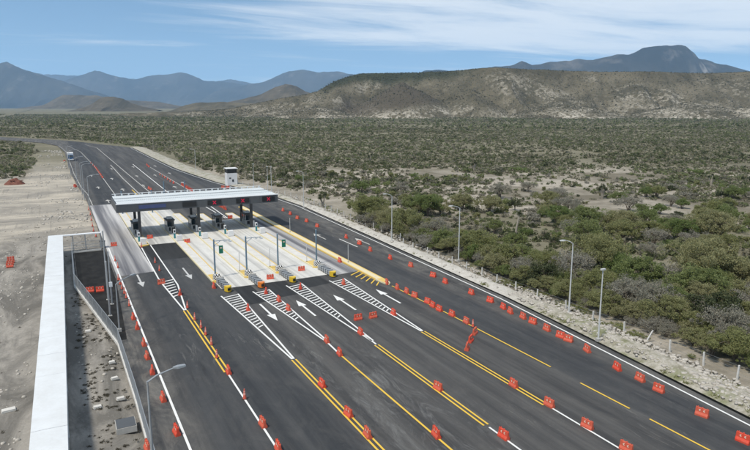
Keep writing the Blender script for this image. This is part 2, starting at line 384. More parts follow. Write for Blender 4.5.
# ------------------------------------------------------------------ where the road runs
ROAD_R = [(42, -40), (45.6, 0), (48.5, 27), (50.8, 50), (52.0, 63), (53.7, 104), (55.4, 150), (54.6, 170), (50, 199), (48, 212), (46, 237), (44, 268),
          (43.5, 340), (43.5, 425), (38, 447), (31.3, 466), (11.6, 535), (-3, 565), (-43, 638), (-130, 770)]
ROAD_L = [(-142, 752), (-62, 622), (-27, 556), (-8, 514), (0.9, 472), (4.2, 402), (4.4, 267), (5.4, 217), (6.2, 200), (6.5, 145), (6.2, 119.2),
          (1.2, 118.6), (1.0, 95.6), (4.5, 68.7), (4.6, 45), (4.6, -40)]
RY = np.array([p[1] for p in ROAD_R]); RX = np.array([p[0] for p in ROAD_R])
LY = np.array([p[1] for p in ROAD_L[::-1]]); LX = np.array([p[0] for p in ROAD_L[::-1]])
def right_edge(y): return np.interp(y, RY, RX)
def left_edge(y): return np.interp(y, LY, LX)
def road_gap(x, y):
    """metres outside the asphalt (negative on it)"""
    return np.maximum(x - right_edge(y), left_edge(y) - x)

# ------------------------------------------------------------------ ground
def ground_z(x, y):
    gap = road_gap(x, y)
    u, c = uc(x, y)
    rel = (fbm(x / 16, y / 16, 4, 3) - 0.5) * 1.1 + (fbm(x / 90, y / 90, 3, 9) - 0.5) * 3.0
    rel = rel * np.where(x < 5, 0.22 + 0.78 * sstep(200, 420, y), 1.0)
    far = np.maximum(c - 500, 0)
    z = -0.10 + sstep(3, 26, gap) * rel + sstep(800, 6000, far) * 18
    z = np.where(gap < 1.0, -0.30, z)
    return z
t = np.linspace(-1, 1, 331)
gx = 40 + np.sinh(t * 6.2) / np.sinh(6.2) * 16000
gy = 95 + np.sinh(t * 6.2) / np.sinh(6.2) * 18000
gx = np.unique(np.concatenate([gx, np.arange(-14, 6, 0.8), np.arange(46, 66, 0.8)])); gy = np.unique(np.concatenate([gy, np.arange(20, 130, 2.2)]))
X, Y = np.meshgrid(gx, gy, indexing='ij')
Z = ground_z(X, Y)
yard = sstep(9, 5, X) * sstep(-130, -70, X) * sstep(275, 235, Y + (fbm(X / 30, Y / 30, 3, 5) - 0.5) * 60)
yard = np.maximum(yard, sstep(-14, -8, X + (fbm(X / 25, Y / 25, 3, 6) - 0.5) * 12) * sstep(8, 5, X) * sstep(480, 400, Y))
U, Cc = uc(X, Y)
scrub = np.maximum(sstep(215, 330, Cc) * (.90 + .08 * sstep(330, 800, Cc)), .8 * sstep(57, 60, X) * sstep(170, 130, Cc) * sstep(.38, .52, fbm(X / 14, Y / 14, 3, 15) + .25 * sstep(140, 90, Cc)))
greyz = sstep(150, 118, Y)
Zn = np.stack([yard, scrub, greyz], -1)
tag(link('ground', grid_mesh('ground', X, Y, Z, 'soil', Zn)), kind='structure')

# ------------------------------------------------------------------ hills and mountains
def prof(pts, c):
    px = np.array([p[0] for p in pts], float); py = np.array([p[1] for p in pts], float)
    return (px - 375) / 620 * c * 0.983, CAM_H + (108 - py) / 620 * c * 0.966
u = np.arange(-760, 2100, 7.0); c = np.concatenate([np.arange(1250, 2100, 8.0), np.arange(2100, 3300, 30.0)])
U, C = np.meshgrid(u, c, indexing='ij')
pu, ph = prof([(150, 112), (215, 109.5), (240, 107), (262, 102), (285, 98), (305, 95), (320, 91), (335, 82), (350, 76), (362, 73.6), (400, 73), (440, 72.6), (460, 71), (475, 69.8), (490, 69.3), (520, 70.4),
               (560, 71), (600, 72), (650, 72), (700, 72.5), (760, 71), (900, 72), (1100, 80)], 1950)
Hc = np.interp(U, pu, ph)
wx = U + (fbm(U / 120, C / 160, 3, 21) - 0.5) * 160
gul = 1 - np.abs(2 * fbm(wx / 190, C / 900, 3, 22) - 1)
cb = 1400 + (fbm(U / 260, 0 * U, 3, 23) - 0.5) * 260
cc = 1900 + (fbm(U / 330, 0 * U + 5, 3, 24) - 0.5) * 200
T = np.clip((C - cb) / (cc - cb), 0, 1.0)
shape = 0.55 * T ** 1.25 + 0.45 * T ** 2.6
H = Hc * shape - Hc * 0.85 * np.clip(gul - 0.55, 0, 1) * 4 * T * (1 - T)
g2 = 1 - np.abs(2 * fbm(wx / 70, C / 420, 3, 42) - 1)
H = H - Hc * .34 * np.clip(g2 - .5, 0, 1) * 4 * T * (1 - T)
H = H + (fbm(U / 45, C / 45, 4, 25) - 0.5) * 15 * sstep(0, 0.2, T) * (1 - 0.85 * sstep(0.85, 1, T))
for pxs, dep, hh, rad in ((402, 1700, 96, 165), (320, 1620, 30, 130), (470, 1700, 70, 120), (560, 1640, 45, 160), (690, 1620, 42, 170), (745, 1560, 30, 110)):
    uu = (pxs - 375) / 620 * dep * 0.983
    d = np.sqrt((U - uu) ** 2 + ((C - dep) * 0.8) ** 2) / rad
    H = np.maximum(H, hh * np.clip(1 - d, 0, 1) ** 0.85 + (fbm(U / 40, C / 40, 3, 27) - 0.5) * 7)
H = H - 60 * sstep(2500, 3300, C) - 3.0 * (T <= 0) - 3
H[:, 0] = -20
XX, YY = xy(U, C)
palez = np.clip(sstep(0.50, 0.72, gul) * sstep(0.85, 0.4, T) * .6 + 0.45 * sstep(0.18, 0.02, T) + 0.08 + .45 * sstep(.5, .62, fbm(U / 90, C / 90, 3, 28)), 0, 1) * sstep(1.0, 0.9, T * 0.99)
for pxs, dep, rad in ((402, 1690, 120), (475, 1720, 90)):
    uu = (pxs - 375) / 620 * dep * 0.983
    palez = palez * sstep(0.7, 1.05, np.sqrt((U - uu) ** 2 + ((C - dep) * 0.7) ** 2) / rad)
capz = sstep(0.88, .97, T + .05 * (fbm(U / 30, C / 30, 3, 29) - .5)) * sstep(330, 190, U) * sstep(-190, -120, U)
conez = sstep(1.0, .75, np.sqrt((U - 43) ** 2 + ((C - 1700) * 0.8) ** 2) / 150) * sstep(1850, 1750, C)
HILL = (U, C, H, capz, palez)
tag(link('hill', grid_mesh('hill', XX, YY, H, 'hillside', np.stack([palez, capz, conez], -1))), kind='structure')

def ridge(name, pts, c0, depth, mat, seed, rough=0.25, du=None, foot=0.0, cliff=None):
    pu, ph = prof(pts, c0)
    du = du or (pu[-1] - pu[0]) / 260
    u = np.arange(pu[0], pu[-1], du); v = np.linspace(-1, 1, 61)
    U, V = np.meshgrid(u, v, indexing='ij')
    sc = depth * 0.35
    Hh = np.interp(U, pu, ph) * (1 + .10 * (fbm(U / sc * 2.2, 0 * U, 4, seed + 9) - .5))
    warp = U + (fbm(U / sc, V * 2, 3, seed) - 0.5) * sc
    g = 1 - np.abs(2 * fbm(warp / sc * 1.6, V * 0.9 + 3, 4, seed + 1) - 1)
    tt = 1 - np.abs(V)
    h = Hh * (0.5 * tt ** 1.2 + 0.5 * tt ** 2.2) - Hh * rough * 4 * tt * (1 - tt) * np.clip(g - 0.35, 0, 1) * 2.3
    h = h + Hh * 0.09 * (fbm(U / sc * 6, V * 5, 4, seed + 2) - 0.5) * (.4 + 2 * tt * (1 - tt)) + foot
    h[:, 0] = -30; h[:, -1] = -30
    zn = np.zeros(U.shape + (3,))
    if cliff:      # bare pale rock face below the summit
        cu = (cliff - 375) / 620 * c0 * .983; q = .45 * np.exp(-((U - cu - V * 540) / 130) ** 2) * sstep(-.62, -.3, V) * sstep(.02, -.08, V)
        zn += (q * sstep(.42, .56, fbm(U / 50, V * 26, 4, seed + 5)))[..., None]
    XX, YY = xy(U, c0 + V * depth)
    tag(link(name, grid_mesh(name, XX, YY, h, mat, zn)), kind='structure')
ridge('mountains', [(-140, 90), (-80, 76), (-30, 70), (0, 65), (12, 63.5), (20, 68), (45, 75), (75, 84), (90, 90), (120, 100), (150, 108)], 12500, 2600, 'mountain_rock', 40)
ridge('mountains', [(30, 108), (50, 92), (68, 81), (85, 76), (98, 72), (110, 74.5), (135, 81), (150, 77), (165, 75), (183, 72), (195, 76), (205, 81), (225, 82), (240, 84), (262, 88), (300, 98), (330, 108)], 17500, 3200, 'mountain_rock', 50)
ridge('mountains', [(190, 108), (215, 92), (240, 86), (262, 82), (275, 77.5), (290, 72), (305, 71), (325, 71.5), (345, 73.5), (375, 80), (420, 95), (450, 108)], 16000, 3000, 'mountain_rock', 60)
ridge('mountains', [(380, 100), (405, 76), (425, 71), (440, 70), (480, 68.5), (508, 67), (520, 62.5), (530, 66.5), (545, 64), (570, 61.5), (590, 61), (600, 57), (612, 55), (625, 53.5),
                    (638, 49), (650, 47), (662, 45.5), (672, 45), (680, 47), (688, 53), (694, 58), (703, 60), (715, 64), (740, 70), (765, 78), (820, 88), (900, 100)], 8800, 2200, 'mountain_rock', 70, 0.2, cliff=692)
ridge('mountains', [(0, 70), (28, 72), (60, 76), (150, 80), (210, 84), (225, 80), (232, 79), (245, 82), (280, 86), (330, 96)], 21500, 2600, 'mountain_rock', 80, 0.15)
ridge('brown_hill', [(205, 108), (225, 103), (245, 99), (262, 94), (276, 87), (286, 84), (297, 86), (306, 92), (325, 98), (345, 104), (370, 110)], 4300, 800, 'brown_hill', 90)
ridge('brown_hill', [(72, 110), (84, 107.5), (92, 104), (99, 99.5), (106, 97), (116, 97), (124, 99), (131, 103), (142, 106.5), (160, 110)], 3600, 420, 'brown_hill', 95)
ridge('brown_hill', [(20, 108), (45, 105), (55, 99), (64, 95.5), (80, 95.2), (97, 96), (108, 98), (122, 100), (140, 101), (160, 102), (180, 106), (210, 109)], 6200, 900, 'brown_hill', 97)
ridge('brown_hill', [(172, 110), (186, 105), (200, 102.5), (222, 102), (250, 103), (290, 106), (330, 110)], 3300, 420, 'hillside', 99)

# ------------------------------------------------------------------ road, concrete lanes, painted marks
road = tag(MB().flat(ROAD_R + ROAD_L, 0.0).build('road', 'asphalt'), kind='structure')
def sheet(name, poly, z, mat, parent=road): return MB().flat(poly, z).build(name, mat, parent)
sheet('concrete_lane', [(6.6, 98.2), (12.0, 98.9), (12.1, 176), (6.6, 176)], 0.010, 'lane_concrete_tracked')
sheet('concrete_lane', [(12.2, 119.3), (19.0, 119.3), (19.0, 172), (12.2, 172)], 0.014, 'lane_concrete')
sheet('concrete_lane', [(19.02, 84.6), (24.2, 84.6), (24.2, 160), (19.02, 160)], 0.018, 'lane_concrete')
sheet('concrete_lane', [(24.22, 84.7), (29.3, 84.7), (29.3, 141), (24.22, 141)], 0.022, 'lane_concrete')
sheet('concrete_lane', [(29.32, 84.5), (36.1, 84.9), (36.1, 139), (29.32, 139)], 0.026, 'lane_concrete')
sheet('concrete_lane', [(36.12, 84.0), (40.4, 84.6), (40.4, 141), (36.12, 141)], 0.018, 'lane_concrete_tracked')
sheet('asphalt_patch', [(1.25, 95.7), (4.6, 70), (5.2, 70), (6.3, 97), (6.3, 118.4), (1.35, 118.3)], 0.006, 'bay_asphalt')
sheet('asphalt_patch', [(20.6, 84.55), (23.2, 84.55), (23.3, 76.2), (20.7, 75.8)], 0.006, 'fresh_asphalt')
sheet('asphalt_patch', [(24.9, 84.6), (28.3, 84.6), (28.3, 77.5), (24.9, 77.0)], 0.006, 'fresh_asphalt')
sheet('asphalt_patch', [(12.6, 119.2), (18.9, 119.2), (18.7, 106), (12.9, 106)], 0.006, 'fresh_asphalt')
sheet('asphalt_patch', [(30.2, 84.4), (33.8, 84.6), (33.9, 80.5), (30.3, 79.6)], 0.006, 'fresh_asphalt')

MZ = 0.034
def line(name, pts, wd, mat, z=MZ):
    m = MB(); L_, R_ = [], []
    for i, p in enumerate(pts):
        a = Vector(pts[max(i - 1, 0)]); b = Vector(pts[min(i + 1, len(pts) - 1)]); d = (b - a).normalized(); n = Vector((-d.y, d.x)) * wd / 2
        L_.append((p[0] + n.x, p[1] + n.y)); R_.append((p[0] - n.x, p[1] - n.y))
    for i in range(len(pts) - 1):
        m.flat([L_[i], R_[i], R_[i + 1], L_[i + 1]], z)
    return m.build(name, mat, road)
def double(x0, y0, x1, y1):
    for s_ in (-0.21, 0.21): line('yellow_line', [(x0 + s_, y0), (x1 + s_, y1)], 0.17, 'line_yellow')
line('white_line', [(7.0, 120), (7.0, 60), (7.05, 20), (7.05, -30)], 0.20, 'line_white')
double(12.75, 77.2, 12.85, 56.4); line('white_line', [(12.85, 56.2), (12.75, 20), (12.75, -30)], 0.17, 'line_white')
double(19.6, 56.3, 19.62, 20); line('white_line', [(19.62, 19.5), (19.62, -30)], 0.16, 'line_white')
line('white_line', [(24.45, 59.6), (24.3, 55.4)], 0.2, 'line_white'); line('yellow_line', [(24.3, 55.2), (24.35, -20)], 0.18, 'line_yellow')
line('white_line', [(29.0, 59.5), (28.9, 56.2)], 0.2, 'line_white')
double(28.85, 56.0, 28.85, 36.8); line('white_line', [(28.85, 36.4), (28.85, -20)], 0.17, 'line_white')
double(35.4, 57.2, 35.5, 37.3); line('white_line', [(35.55, 37.0), (35.8, -20)], 0.17, 'line_white')
line('yellow_line', [(41.1, 75), (41.45, 60), (41.45, 43.1)], 0.17, 'line_yellow')
for y0 in (39.1, 31.5, 23.9, 16.3): line('yellow_line', [(41.35, y0), (41.35, y0 - 5.6)], 0.17, 'line_yellow')
line('edge_line', [(42.0, -30), (45.0, 0), (47.6, 27), (49.9, 50), (51.1, 63), (52.8, 104), (54.5, 150), (53.6, 170), (49.0, 199), (47.0, 212), (45.0, 237), (43.0, 268), (42.5, 340), (42.5, 425)], 0.20, 'line_white')
line('edge_line', [(7.3, 176), (7.2, 200), (6.2, 217), (5.4, 267), (5.2, 402), (1.9, 472)], 0.18, 'line_worn')
line('lane_line', [(21.0, 172), (20.6, 240), (21.1, 300)], 0.28, 'line_worn')
line('yellow_line', [(20.2, 172), (20.0, 205)], 0.25, 'line_yellow')
line('lane_line', [(28.9, 165), (28.9, 192), (30.4, 300)], 0.26, 'line_white')
line('yellow_line', [(24.2, 172), (23.8, 260), (23.3, 434), (18, 480)], 0.26, 'line_worn')
line('lane_line', [(14.3, 175), (14.3, 300), (12.5, 400), (7, 470)], 0.22, 'line_worn')
line('lane_line', [(35.6, 175), (35.3, 290)], 0.24, 'line_worn')
line('lane_line', [(47.5, 108), (47.6, 100)], 0.2, 'line_white')
line('lane_line', [(33.0, 162), (33.5, 141)], 0.25, 'line_white'); line('lane_line', [(34.4, 162), (33.9, 141)], 0.25, 'line_white')

def gore(xa, xb, ytop, xm, yap, yh, n):
    """two white lines closing on a point, hatched between"""
    line('gore_line', [(xa, ytop), (xm - 0.1, yap)], 0.20, 'line_white'); line('gore_line', [(xb, ytop), (xm + 0.1, yap)], 0.20, 'line_white')
    for i in range(n):
        y = ytop - 0.9 - (ytop - 0.9 - yh) * i / (n - 1)
        def at(yy): k = (ytop - yy) / (ytop - yap); return xa + (xm - xa) * k + 0.14, xb + (xm - xb) * k - 0.14
        l0, _ = at(y); _, r1 = at(y + 0.55)
        if r1 - l0 > 0.15:
            MB().flat([(l0, y - 0.12), (r1, y + 0.43), (r1, y + 0.70), (l0, y + 0.15)], MZ + 0.004).build('gore_bar', 'line_white', road)
gore(18.2, 20.5, 81.2, 19.6, 56.5, 67.0, 15)
gore(22.6, 24.9, 81.3, 24.5, 59.6, 67.8, 15)
gore(27.7, 30.0, 82.0, 29.0, 57.3, 66.0, 17)
gore(34.2, 36.6, 81.6, 35.4, 57.4, 64.5, 18)
line('gore_line', [(12.4, 119), (11.95, 92.9), (12.65, 77.3)], 0.2, 'line_white')
line('gore_line', [(14.1, 119), (13.95, 89.5), (12.85, 77.3)], 0.2, 'line_white')
for i in range(7):
    y = 92 - i * 1.35; k = (92 - y) / 15.0
    MB().flat([(11.95 + 0.7 * k + .12, y - 0.2), (13.9 - 1.0 * k - .1, y + 0.45), (13.9 - 1.0 * k - .1, y + 0.8), (11.95 + 0.7 * k + .12, y + 0.15)], MZ + .004).build('gore_bar', 'line_white', road)
for i in range(6):
    y = 84.2 - i * 1.35
    MB().flat([(38.3 + i * .18, y - 1.5), (40.35, y), (40.35, y + 0.3), (38.3 + i * .18, y - 1.2)], MZ).build('hatch_bar', 'line_yellow', road)
def arrow(x, y0, y1, name='arrow', wd=1.05, mat='line_white'):
    """tail at y0, tip at y1"""
    s_ = 1 if y1 > y0 else -1; hd = abs(y1 - y0) * 0.36; yb = y1 - s_ * hd
    m = MB().flat([(x - 0.13, y0), (x + 0.13, y0), (x + 0.13, yb), (x - 0.13, yb)], MZ + 0.002)
    m.flat([(x - wd / 2, yb), (x + wd / 2, yb), (x, y1)] if s_ > 0 else [(x + wd / 2, yb), (x - wd / 2, yb), (x, y1)], MZ + 0.002)
    m.build(name, mat, road)
arrow(9.4, 98, 90.6, mat='line_dull'); arrow(16.35, 99, 91.6, mat='line_dull'); arrow(21.85, 75.4, 68.2); arrow(26.55, 67.8, 74.8); arrow(31.9, 67.6, 74.8); arrow(38.25, 67.4, 74.5)
for x, y in ((11, 215), (17.5, 206), (24.5, 214), (33, 205), (17, 240), (26, 245), (32.5, 245), (38.5, 250), (11, 255), (20, 280), (29, 285), (38, 285), (11.5, 182), (37.5, 216), (45, 112), (50.5, 104), (46.5, 196)):
    arrow(x, y - 3.2, y + 3.2, wd=1.5, mat='line_worn')

# ------------------------------------------------------------------ roadside verge (right): concrete lined ditch further off, rubble near
rng = random.Random(7); nr = np.random.default_rng(11)
yy = np.concatenate([np.arange(-20, 225, 1.1), np.arange(226, 432, 2.5)]); k = np.linspace(0, 1, 9)
YV, KV = np.meshgrid(yy, k, indexing='ij')
wv = 3.2 + 1.6 * sstep(62, 45, YV) + 4.5 * sstep(160, 230, YV) + (fbm(YV / 9, 0 * YV, 3, 31) - .5) * 1.2
XV = right_edge(YV) + 0.35 + KV * wv + (fbm(YV / 3, KV * 3, 3, 32) - .5) * 0.5 * sstep(0, .3, KV)
ZV = 0.02 + 0.35 * np.sin(KV * math.pi) + (fbm(XV * 1.1, YV * 1.1, 4, 33) - .5) * 0.5 * sstep(0, .25, KV) * sstep(1.15, .8, KV) - 0.25 * sstep(.75, 1, KV)
s = Sh('ditch_concrete', 0.95, 0, 0.1)
gg = s.n('ShaderNodeNewGeometry'); sp = s.n('ShaderNodeSeparateXYZ'); s.link(gg.outputs['Position'], sp.inputs[0])
b = s.noise(0.8, 6, 0.7, (1, 1, 1), True); d = s.noise(4, 4, 0.7, (1, 1, 1), True)
con = s.mix(s.rng(b, 0.35, 0.7), (0.52, 0.50, 0.455), (0.36, 0.34, 0.30))
rub = s.mix(s.rng(b, 0.42, 0.62), (0.40, 0.375, 0.32), (0.22, 0.205, 0.15))
rub = s.mix(s.rng(s.noise(0.35, 4, 0.6, (1, 1, 1), True, (9, 0, 0)), 0.50, 0.62, 0, 0.6), rub, (0.13, 0.15, 0.05))
far = s.math('MULTIPLY', s.rng(s.math('ADD', sp.outputs[1], s.math('MULTIPLY', b, 20)), 66, 76), s.rng(s.math('ADD', sp.outputs[1], s.math('MULTIPLY', b, 40)), 190, 165, 0.25, 1.0))
c = s.mix(far, rub, con)
s.color(s.mix(s.rng(d, 0.5, 0.75, 0, 0.5), c, (0.19, 0.175, 0.145))); s.bump(s.math('ADD', b, d), 0.6, 0.12)
tag(link('verge', grid_mesh('verge', XV, YV, ZV, 'ditch_concrete')), kind='structure')

def rock_mesh(name, pts, mat):
    """pts: (x,y,z,size). Lumpy 8-corner stones joined into one sheet of rubble"""
    base = np.array([(-1, -1, -.7), (1, -1, -.7), (1, 1, -.7), (-1, 1, -.7), (-.7, -.7, .7), (.7, -.7, .7), (.7, .7, .7), (-.7, .7, .7)]) * 0.5
    fq = np.array([(3, 2, 1, 0), (4, 5, 6, 7), (0, 1, 5, 4), (1, 2, 6, 5), (2, 3, 7, 6), (3, 0, 4, 7)])
    V, F = [], []
    for i, (x, y, z, sz) in enumerate(pts):
        a = nr.uniform(0, 6.28); ca, sa = math.cos(a), math.sin(a)
        p = base * nr.uniform(.55, 1.15, (8, 3)) * np.array([1, nr.uniform(.6, 1), nr.uniform(.45, .8)]) * sz
        V.append(np.stack([x + p[:, 0] * ca - p[:, 1] * sa, y + p[:, 0] * sa + p[:, 1] * ca, z + p[:, 2]], 1)); F.append(fq + 8 * i)
    return np_mesh(name, np.concatenate(V), np.concatenate(F), mat)
pts = []
for i in range(3600):
    y = rng.uniform(10, 64) if i < 2500 else rng.uniform(60, 200)
    x = float(right_edge(y)) + rng.uniform(0.9, 5.2) if i % 3 else float(right_edge(y)) + rng.gauss(3.8, 0.7)
    pts.append((x, y, 0.22 + 0.1 * math.sin((x - float(right_edge(y))) / 4 * 3.1), rng.choice((0.15, 0.2, 0.25, 0.3, 0.4, 0.55)) * rng.uniform(.7, 1.2)))
tag(link('rubble', rock_mesh('rubble', pts, 'stone')), 'pale broken limestone rubble lining the verge beside the right edge line', 'rubble', kind='stuff')
pts = []
for i in range(7500):
    x = rng.uniform(-34, 4); y = rng.uniform(28, 200)
    if float(vn(x / 4, y / 5, 61)) < 0.55: continue
    if -4.0 < x < 0.2 and y < 121: continue
    if road_gap(np.array(x), np.array(y)) < 0.6: continue
    pts.append((x, y, -0.05, rng.choice((.1, .12, .18, .25, .4)) * rng.uniform(.7, 1.2)))
for i in range(1500):
    y = rng.uniform(150, 420); x = float(left_edge(y)) - abs(rng.gauss(0, 1)) * 6 - 1
    if float(vn(x / 6, y / 9, 64)) < .5: continue
    pts.append((x, y, 0.0, rng.choice((.25, .4, .6, .9)) * rng.uniform(.7, 1.2)))
tag(link('gravel', rock_mesh('gravel', pts, 'stone')), 'scattered pale stones on the bare dirt yard', 'gravel', kind='stuff')

# ------------------------------------------------------------------ traffic barriers and cones
def section(x, hgt, wid):
    """jersey profile across y at length position x"""
    hw = wid / 2
    p = [(-hw, 0.0), (hw, 0.0), (hw, .16), (hw * .92, .22), (hw * .50, .42), (hw * .36, hgt - .04), (hw * .28, hgt), (-hw * .28, hgt), (-hw * .36, hgt - .04), (-hw * .50, .42), (-hw * .92, .22), (-hw, .16)]
    return [(x, a, b) for a, b in p]
root = thing('water_barrier', 'x', 'barrier')
m = MB()
m.loft([section(-.60, .80, .40), section(-.57, .90, .52), section(-.40, .96, .56), (section(-.36, .86, .52)), section(-.06, .86, .52), section(-.03, .96, .56),
        section(.03, .96, .56), section(.06, .86, .52), section(.36, .86, .52), section(.40, .96, .56), section(.57, .90, .52), section(.60, .80, .40)])
body = m.build('body', 'orange_plastic', root)
for sx in (-.20, .20):
    for sy in (-1, 1):
        m = MB(); h = .10; y0 = sy * 0.155; y1 = sy * 0.125
        P = [(-.10, .53), (.0, .53), (.085, .63), (.0, .73), (-.10, .73), (-.02, .63)]
        def yy_(z): return sy * (0.158 - (z - .42) * 0.105)
        P1 = [(sx + a, yy_(z), z) for a, z in P]; P2 = [(sx + a, yy_(z) - sy * .05, z) for a, z in P]
        m.loft([P1, P2]); m.build('reflector', 'reflective_white', root)
for sx in (-.48, .48):
    MB().cone(.045, .04, .945, .985, 8, sx, 0).build('fill_cap', 'rubber', root)
BAR = Proto(root)
def barriers(lst, rz, label, group, jit=6):
    for i, (x, y) in enumerate(lst):
        BAR.put(x + rng.uniform(-.06, .06), y + rng.uniform(-.15, .15), R(rz + rng.uniform(-jit, jit) * 1.3), label, group, 0.0, (.86, .86, .80))

root = thing('traffic_cone', 'x', 'cone')
MB().box(-.23, .23, -.23, .23, 0, .06).build('base', 'rubber', root)
MB().cone(.175, .055, .06, 1.0, 14).cone(.055, .05, 1.0, 1.06, 14).build('body', 'faded_orange', root, smooth=False)
MB().cone(.128, .098, .46, .68, 14).build('collar', 'collar_pink', root)
MB().cone(.092, .076, .75, .86, 14).build('collar', 'collar_pink', root)
CONE = Proto(root)
def cones(lst, label, group):
    for x, y in lst: CONE.put(x, y, rng.uniform(0, 1.5), label, group, 0.0, (.9, .9, .9))

barriers([(48.6, 144.9), (48.5, 139.2), (48.0, 132.6), (48.5, 128.1), (48.3, 121.5), (49.1, 108.3), (48.9, 101.8), (48.3, 96.1), (48.5, 89.3), (49.1, 83.3), (49.0, 76.6), (48.7, 72.8), (48.9, 66.6),
          (49.0, 62.6), (48.8, 59.7), (48.5, 57.8), (48.6, 55.5), (48.4, 53.6), (48.3, 51.2), (48.1, 48.8), (48.0, 47.5), (47.7, 44.5), (46.8, 39.6), (46.7, 36.9), (46.3, 34.5), (45.7, 30.0), (44.7, 25.9)],
         90, 'orange water barrier in the long row inside the white edge line by the rubble verge', 'barriers along the right edge line', 14)
barriers([(41.0, 76.2), (41.1, 73.3), (41.3, 71.0), (41.3, 68.9), (41.4, 66.0), (41.2, 64.2), (41.1, 62.5), (41.4, 60.4), (41.5, 57.3)],
         90, 'orange water barrier on the solid yellow line continuing the yellow median kerb', 'barriers on the solid yellow line', 10)
barriers([(40.2, 53.9), (38.5, 52.2), (36.8, 50.7)], 40, 'orange water barrier in the short slanting row off the solid yellow line', 'slanting row of barriers')
cones([(41.4, 55.9)], 'lone orange cone between barrier row on the yellow line and the slanting row', None)
barriers([(32.5, 64.0), (30.6, 64.1)], 8, 'orange water barrier set across the lane between two hatched gores', 'pair of barriers across a lane')
barriers([(35.3, 64.1), (28.8, 59.7), (24.4, 59.4), (24.3, 55.3)], 90, 'orange water barrier at the narrow tip of a hatched gore', 'barriers at gore tips')
barriers([(35.3, 78.9), (29.0, 79.9), (24.0, 79.9)], 75, 'orange water barrier just ahead of a yellow-nosed crash cushion', 'barriers ahead of crash cushions')
barriers([(24.5, 75.6), (24.3, 71.5), (19.9, 73.9), (13.4, 84.3)], 85, 'orange water barrier standing on the bars of a hatched gore', 'barriers on the gore bars')
barriers([(18.3, 85.8)], 90, 'orange water barrier beside the leftmost crash cushion', None)
barriers([(11.9, 91.1)], 20, 'orange water barrier at the wide end of the leftmost hatched gore', None)
barriers([(40.1, 91.3)], 90, 'single orange water barrier against the yellow median kerb', None)
barriers([(32.6, 88.7), (26.7, 86.5)], 0, 'orange water barrier closing a pale concrete toll lane ahead of its end', 'barriers closing concrete lanes')
barriers([(19.8, 49.4), (19.7, 43.4), (19.6, 39.5), (28.9, 44.1), (35.4, 41.4)], 90, 'orange water barrier standing on a double yellow line', 'barriers on double yellow lines')
barriers([(35.6, 37.0), (35.75, 32.7), (35.8, 29.1), (28.9, 34.7), (12.85, 44.8), (12.8, 40.7)], 90, 'orange water barrier standing on a plain white lane line', 'barriers on white lane lines')
barriers([(24.4, 37.3)], 90, 'orange water barrier on the single thin yellow line', None)
barriers([(14.9, 125.4), (20.6, 118.2), (8.0, 121.3)], 0, 'orange water barrier blocking the way beside a toll island near the canopy', 'barriers near the canopy front')
cones([(13.2, 78.1), (13.1, 73.0), (13.2, 69.9), (13.2, 67.4), (13.1, 64.1), (12.8, 60.3)], 'tall orange cone in the row on the leftmost double yellow line', 'cones on the double yellow line')
barriers([(12.9, 56.2)], 90, 'orange water barrier where the leftmost double yellow line turns white', None)
cones([(12.85, 50.1)], 'lone tall orange cone on the white line beyond the leftmost double yellow line', None)
cones([(12.95, 104.5), (12.8, 98.8), (12.4, 117.6)], 'orange cone on the dark asphalt strip behind the leftmost gore', 'cones on the dark strip')
cones([(7.2, 108.8), (7.2, 103.7), (6.6, 96.1), (6.6, 93.4), (6.6, 90.9), (6.7, 88.4), (6.7, 86.1), (6.7, 82.3)], 'orange cone in the row along the left white edge line beside the dark bay', 'cones along the left edge line')
barriers([(6.6, 76.7), (6.6, 73.2), (6.6, 67.3), (6.5, 63.4), (6.5, 59.3), (6.5, 53.2), (6.5, 46.8)], 90, 'orange water barrier along the left white edge line past the cones', 'barriers along the left edge line')
barriers([(4.15, 45.4)], 90, 'orange water barrier tucked against the mesh fence by the tall lamp', None)
barriers([(-8.2, 112.2), (-8.15, 113.8), (-8.2, 115.4), (-8.25, 117.0)], 8, 'orange water barrier parked in a tight row on the grey dirt yard', 'barriers stored on the yard', 3)
barriers([(2.6 + i * 1.25, 91.5 - i * 0.5) for i in range(2)], 0, 'orange water barrier standing inside the dark asphalt bay', 'barriers inside the dark bay')
barriers([(14.3, 245 + i * 5.0) for i in range(10)] + [(14.0, 299), (13.8, 312)], 90, 'orange water barrier in the left row on the road behind the canopy', 'left barrier row behind the canopy')
barriers([(36.0, 191 + i * 1.7) for i in range(12)], 70, 'orange water barrier in the packed right row on the road behind the canopy', 'packed right barrier row behind the canopy')
barriers([(34.3 + 0.02 * i, 216 + i * 6.0) for i in range(6)] + [(35.0, 282), (35.2, 287), (35.4, 292)], 90, 'orange water barrier in the sparse right row further along the road behind the canopy', 'sparse right barrier row')
barriers([(25.1, 201), (25.0, 203), (25.0, 205)], 90, 'orange water barrier in the short middle row behind the canopy', 'short middle barrier row behind the canopy')
barriers([(4.6, 220.3), (4.4, 222.5)], 60, 'orange water barrier on the left dirt shoulder behind the canopy', 'barriers on the left shoulder')
barriers([(3.2, 331)], 40, 'orange water barrier beside the parked truck', None)
barriers([(47.6, 195.4), (46.4, 197)], 0, 'orange water barrier in front of the white guard tower', 'barriers before the guard tower')
barriers([(36.6, 163 - 1.4 * i) for i in range(8)], 75, 'orange water barrier in the row just past the toll booths on the right', 'barriers past the right booths')
barriers([(34.4, 140.5), (32.2, 142.5)], 10, 'orange water barrier closing a lane behind the rightmost booths', 'barriers behind the right booths')
cones([(5.6, 132), (5.5, 138), (5.6, 144), (5.8, 152), (6.0, 160), (6.0, 168)], 'orange cone on the pale shoulder beside the leftmost toll lane', 'cones beside the leftmost toll lane')

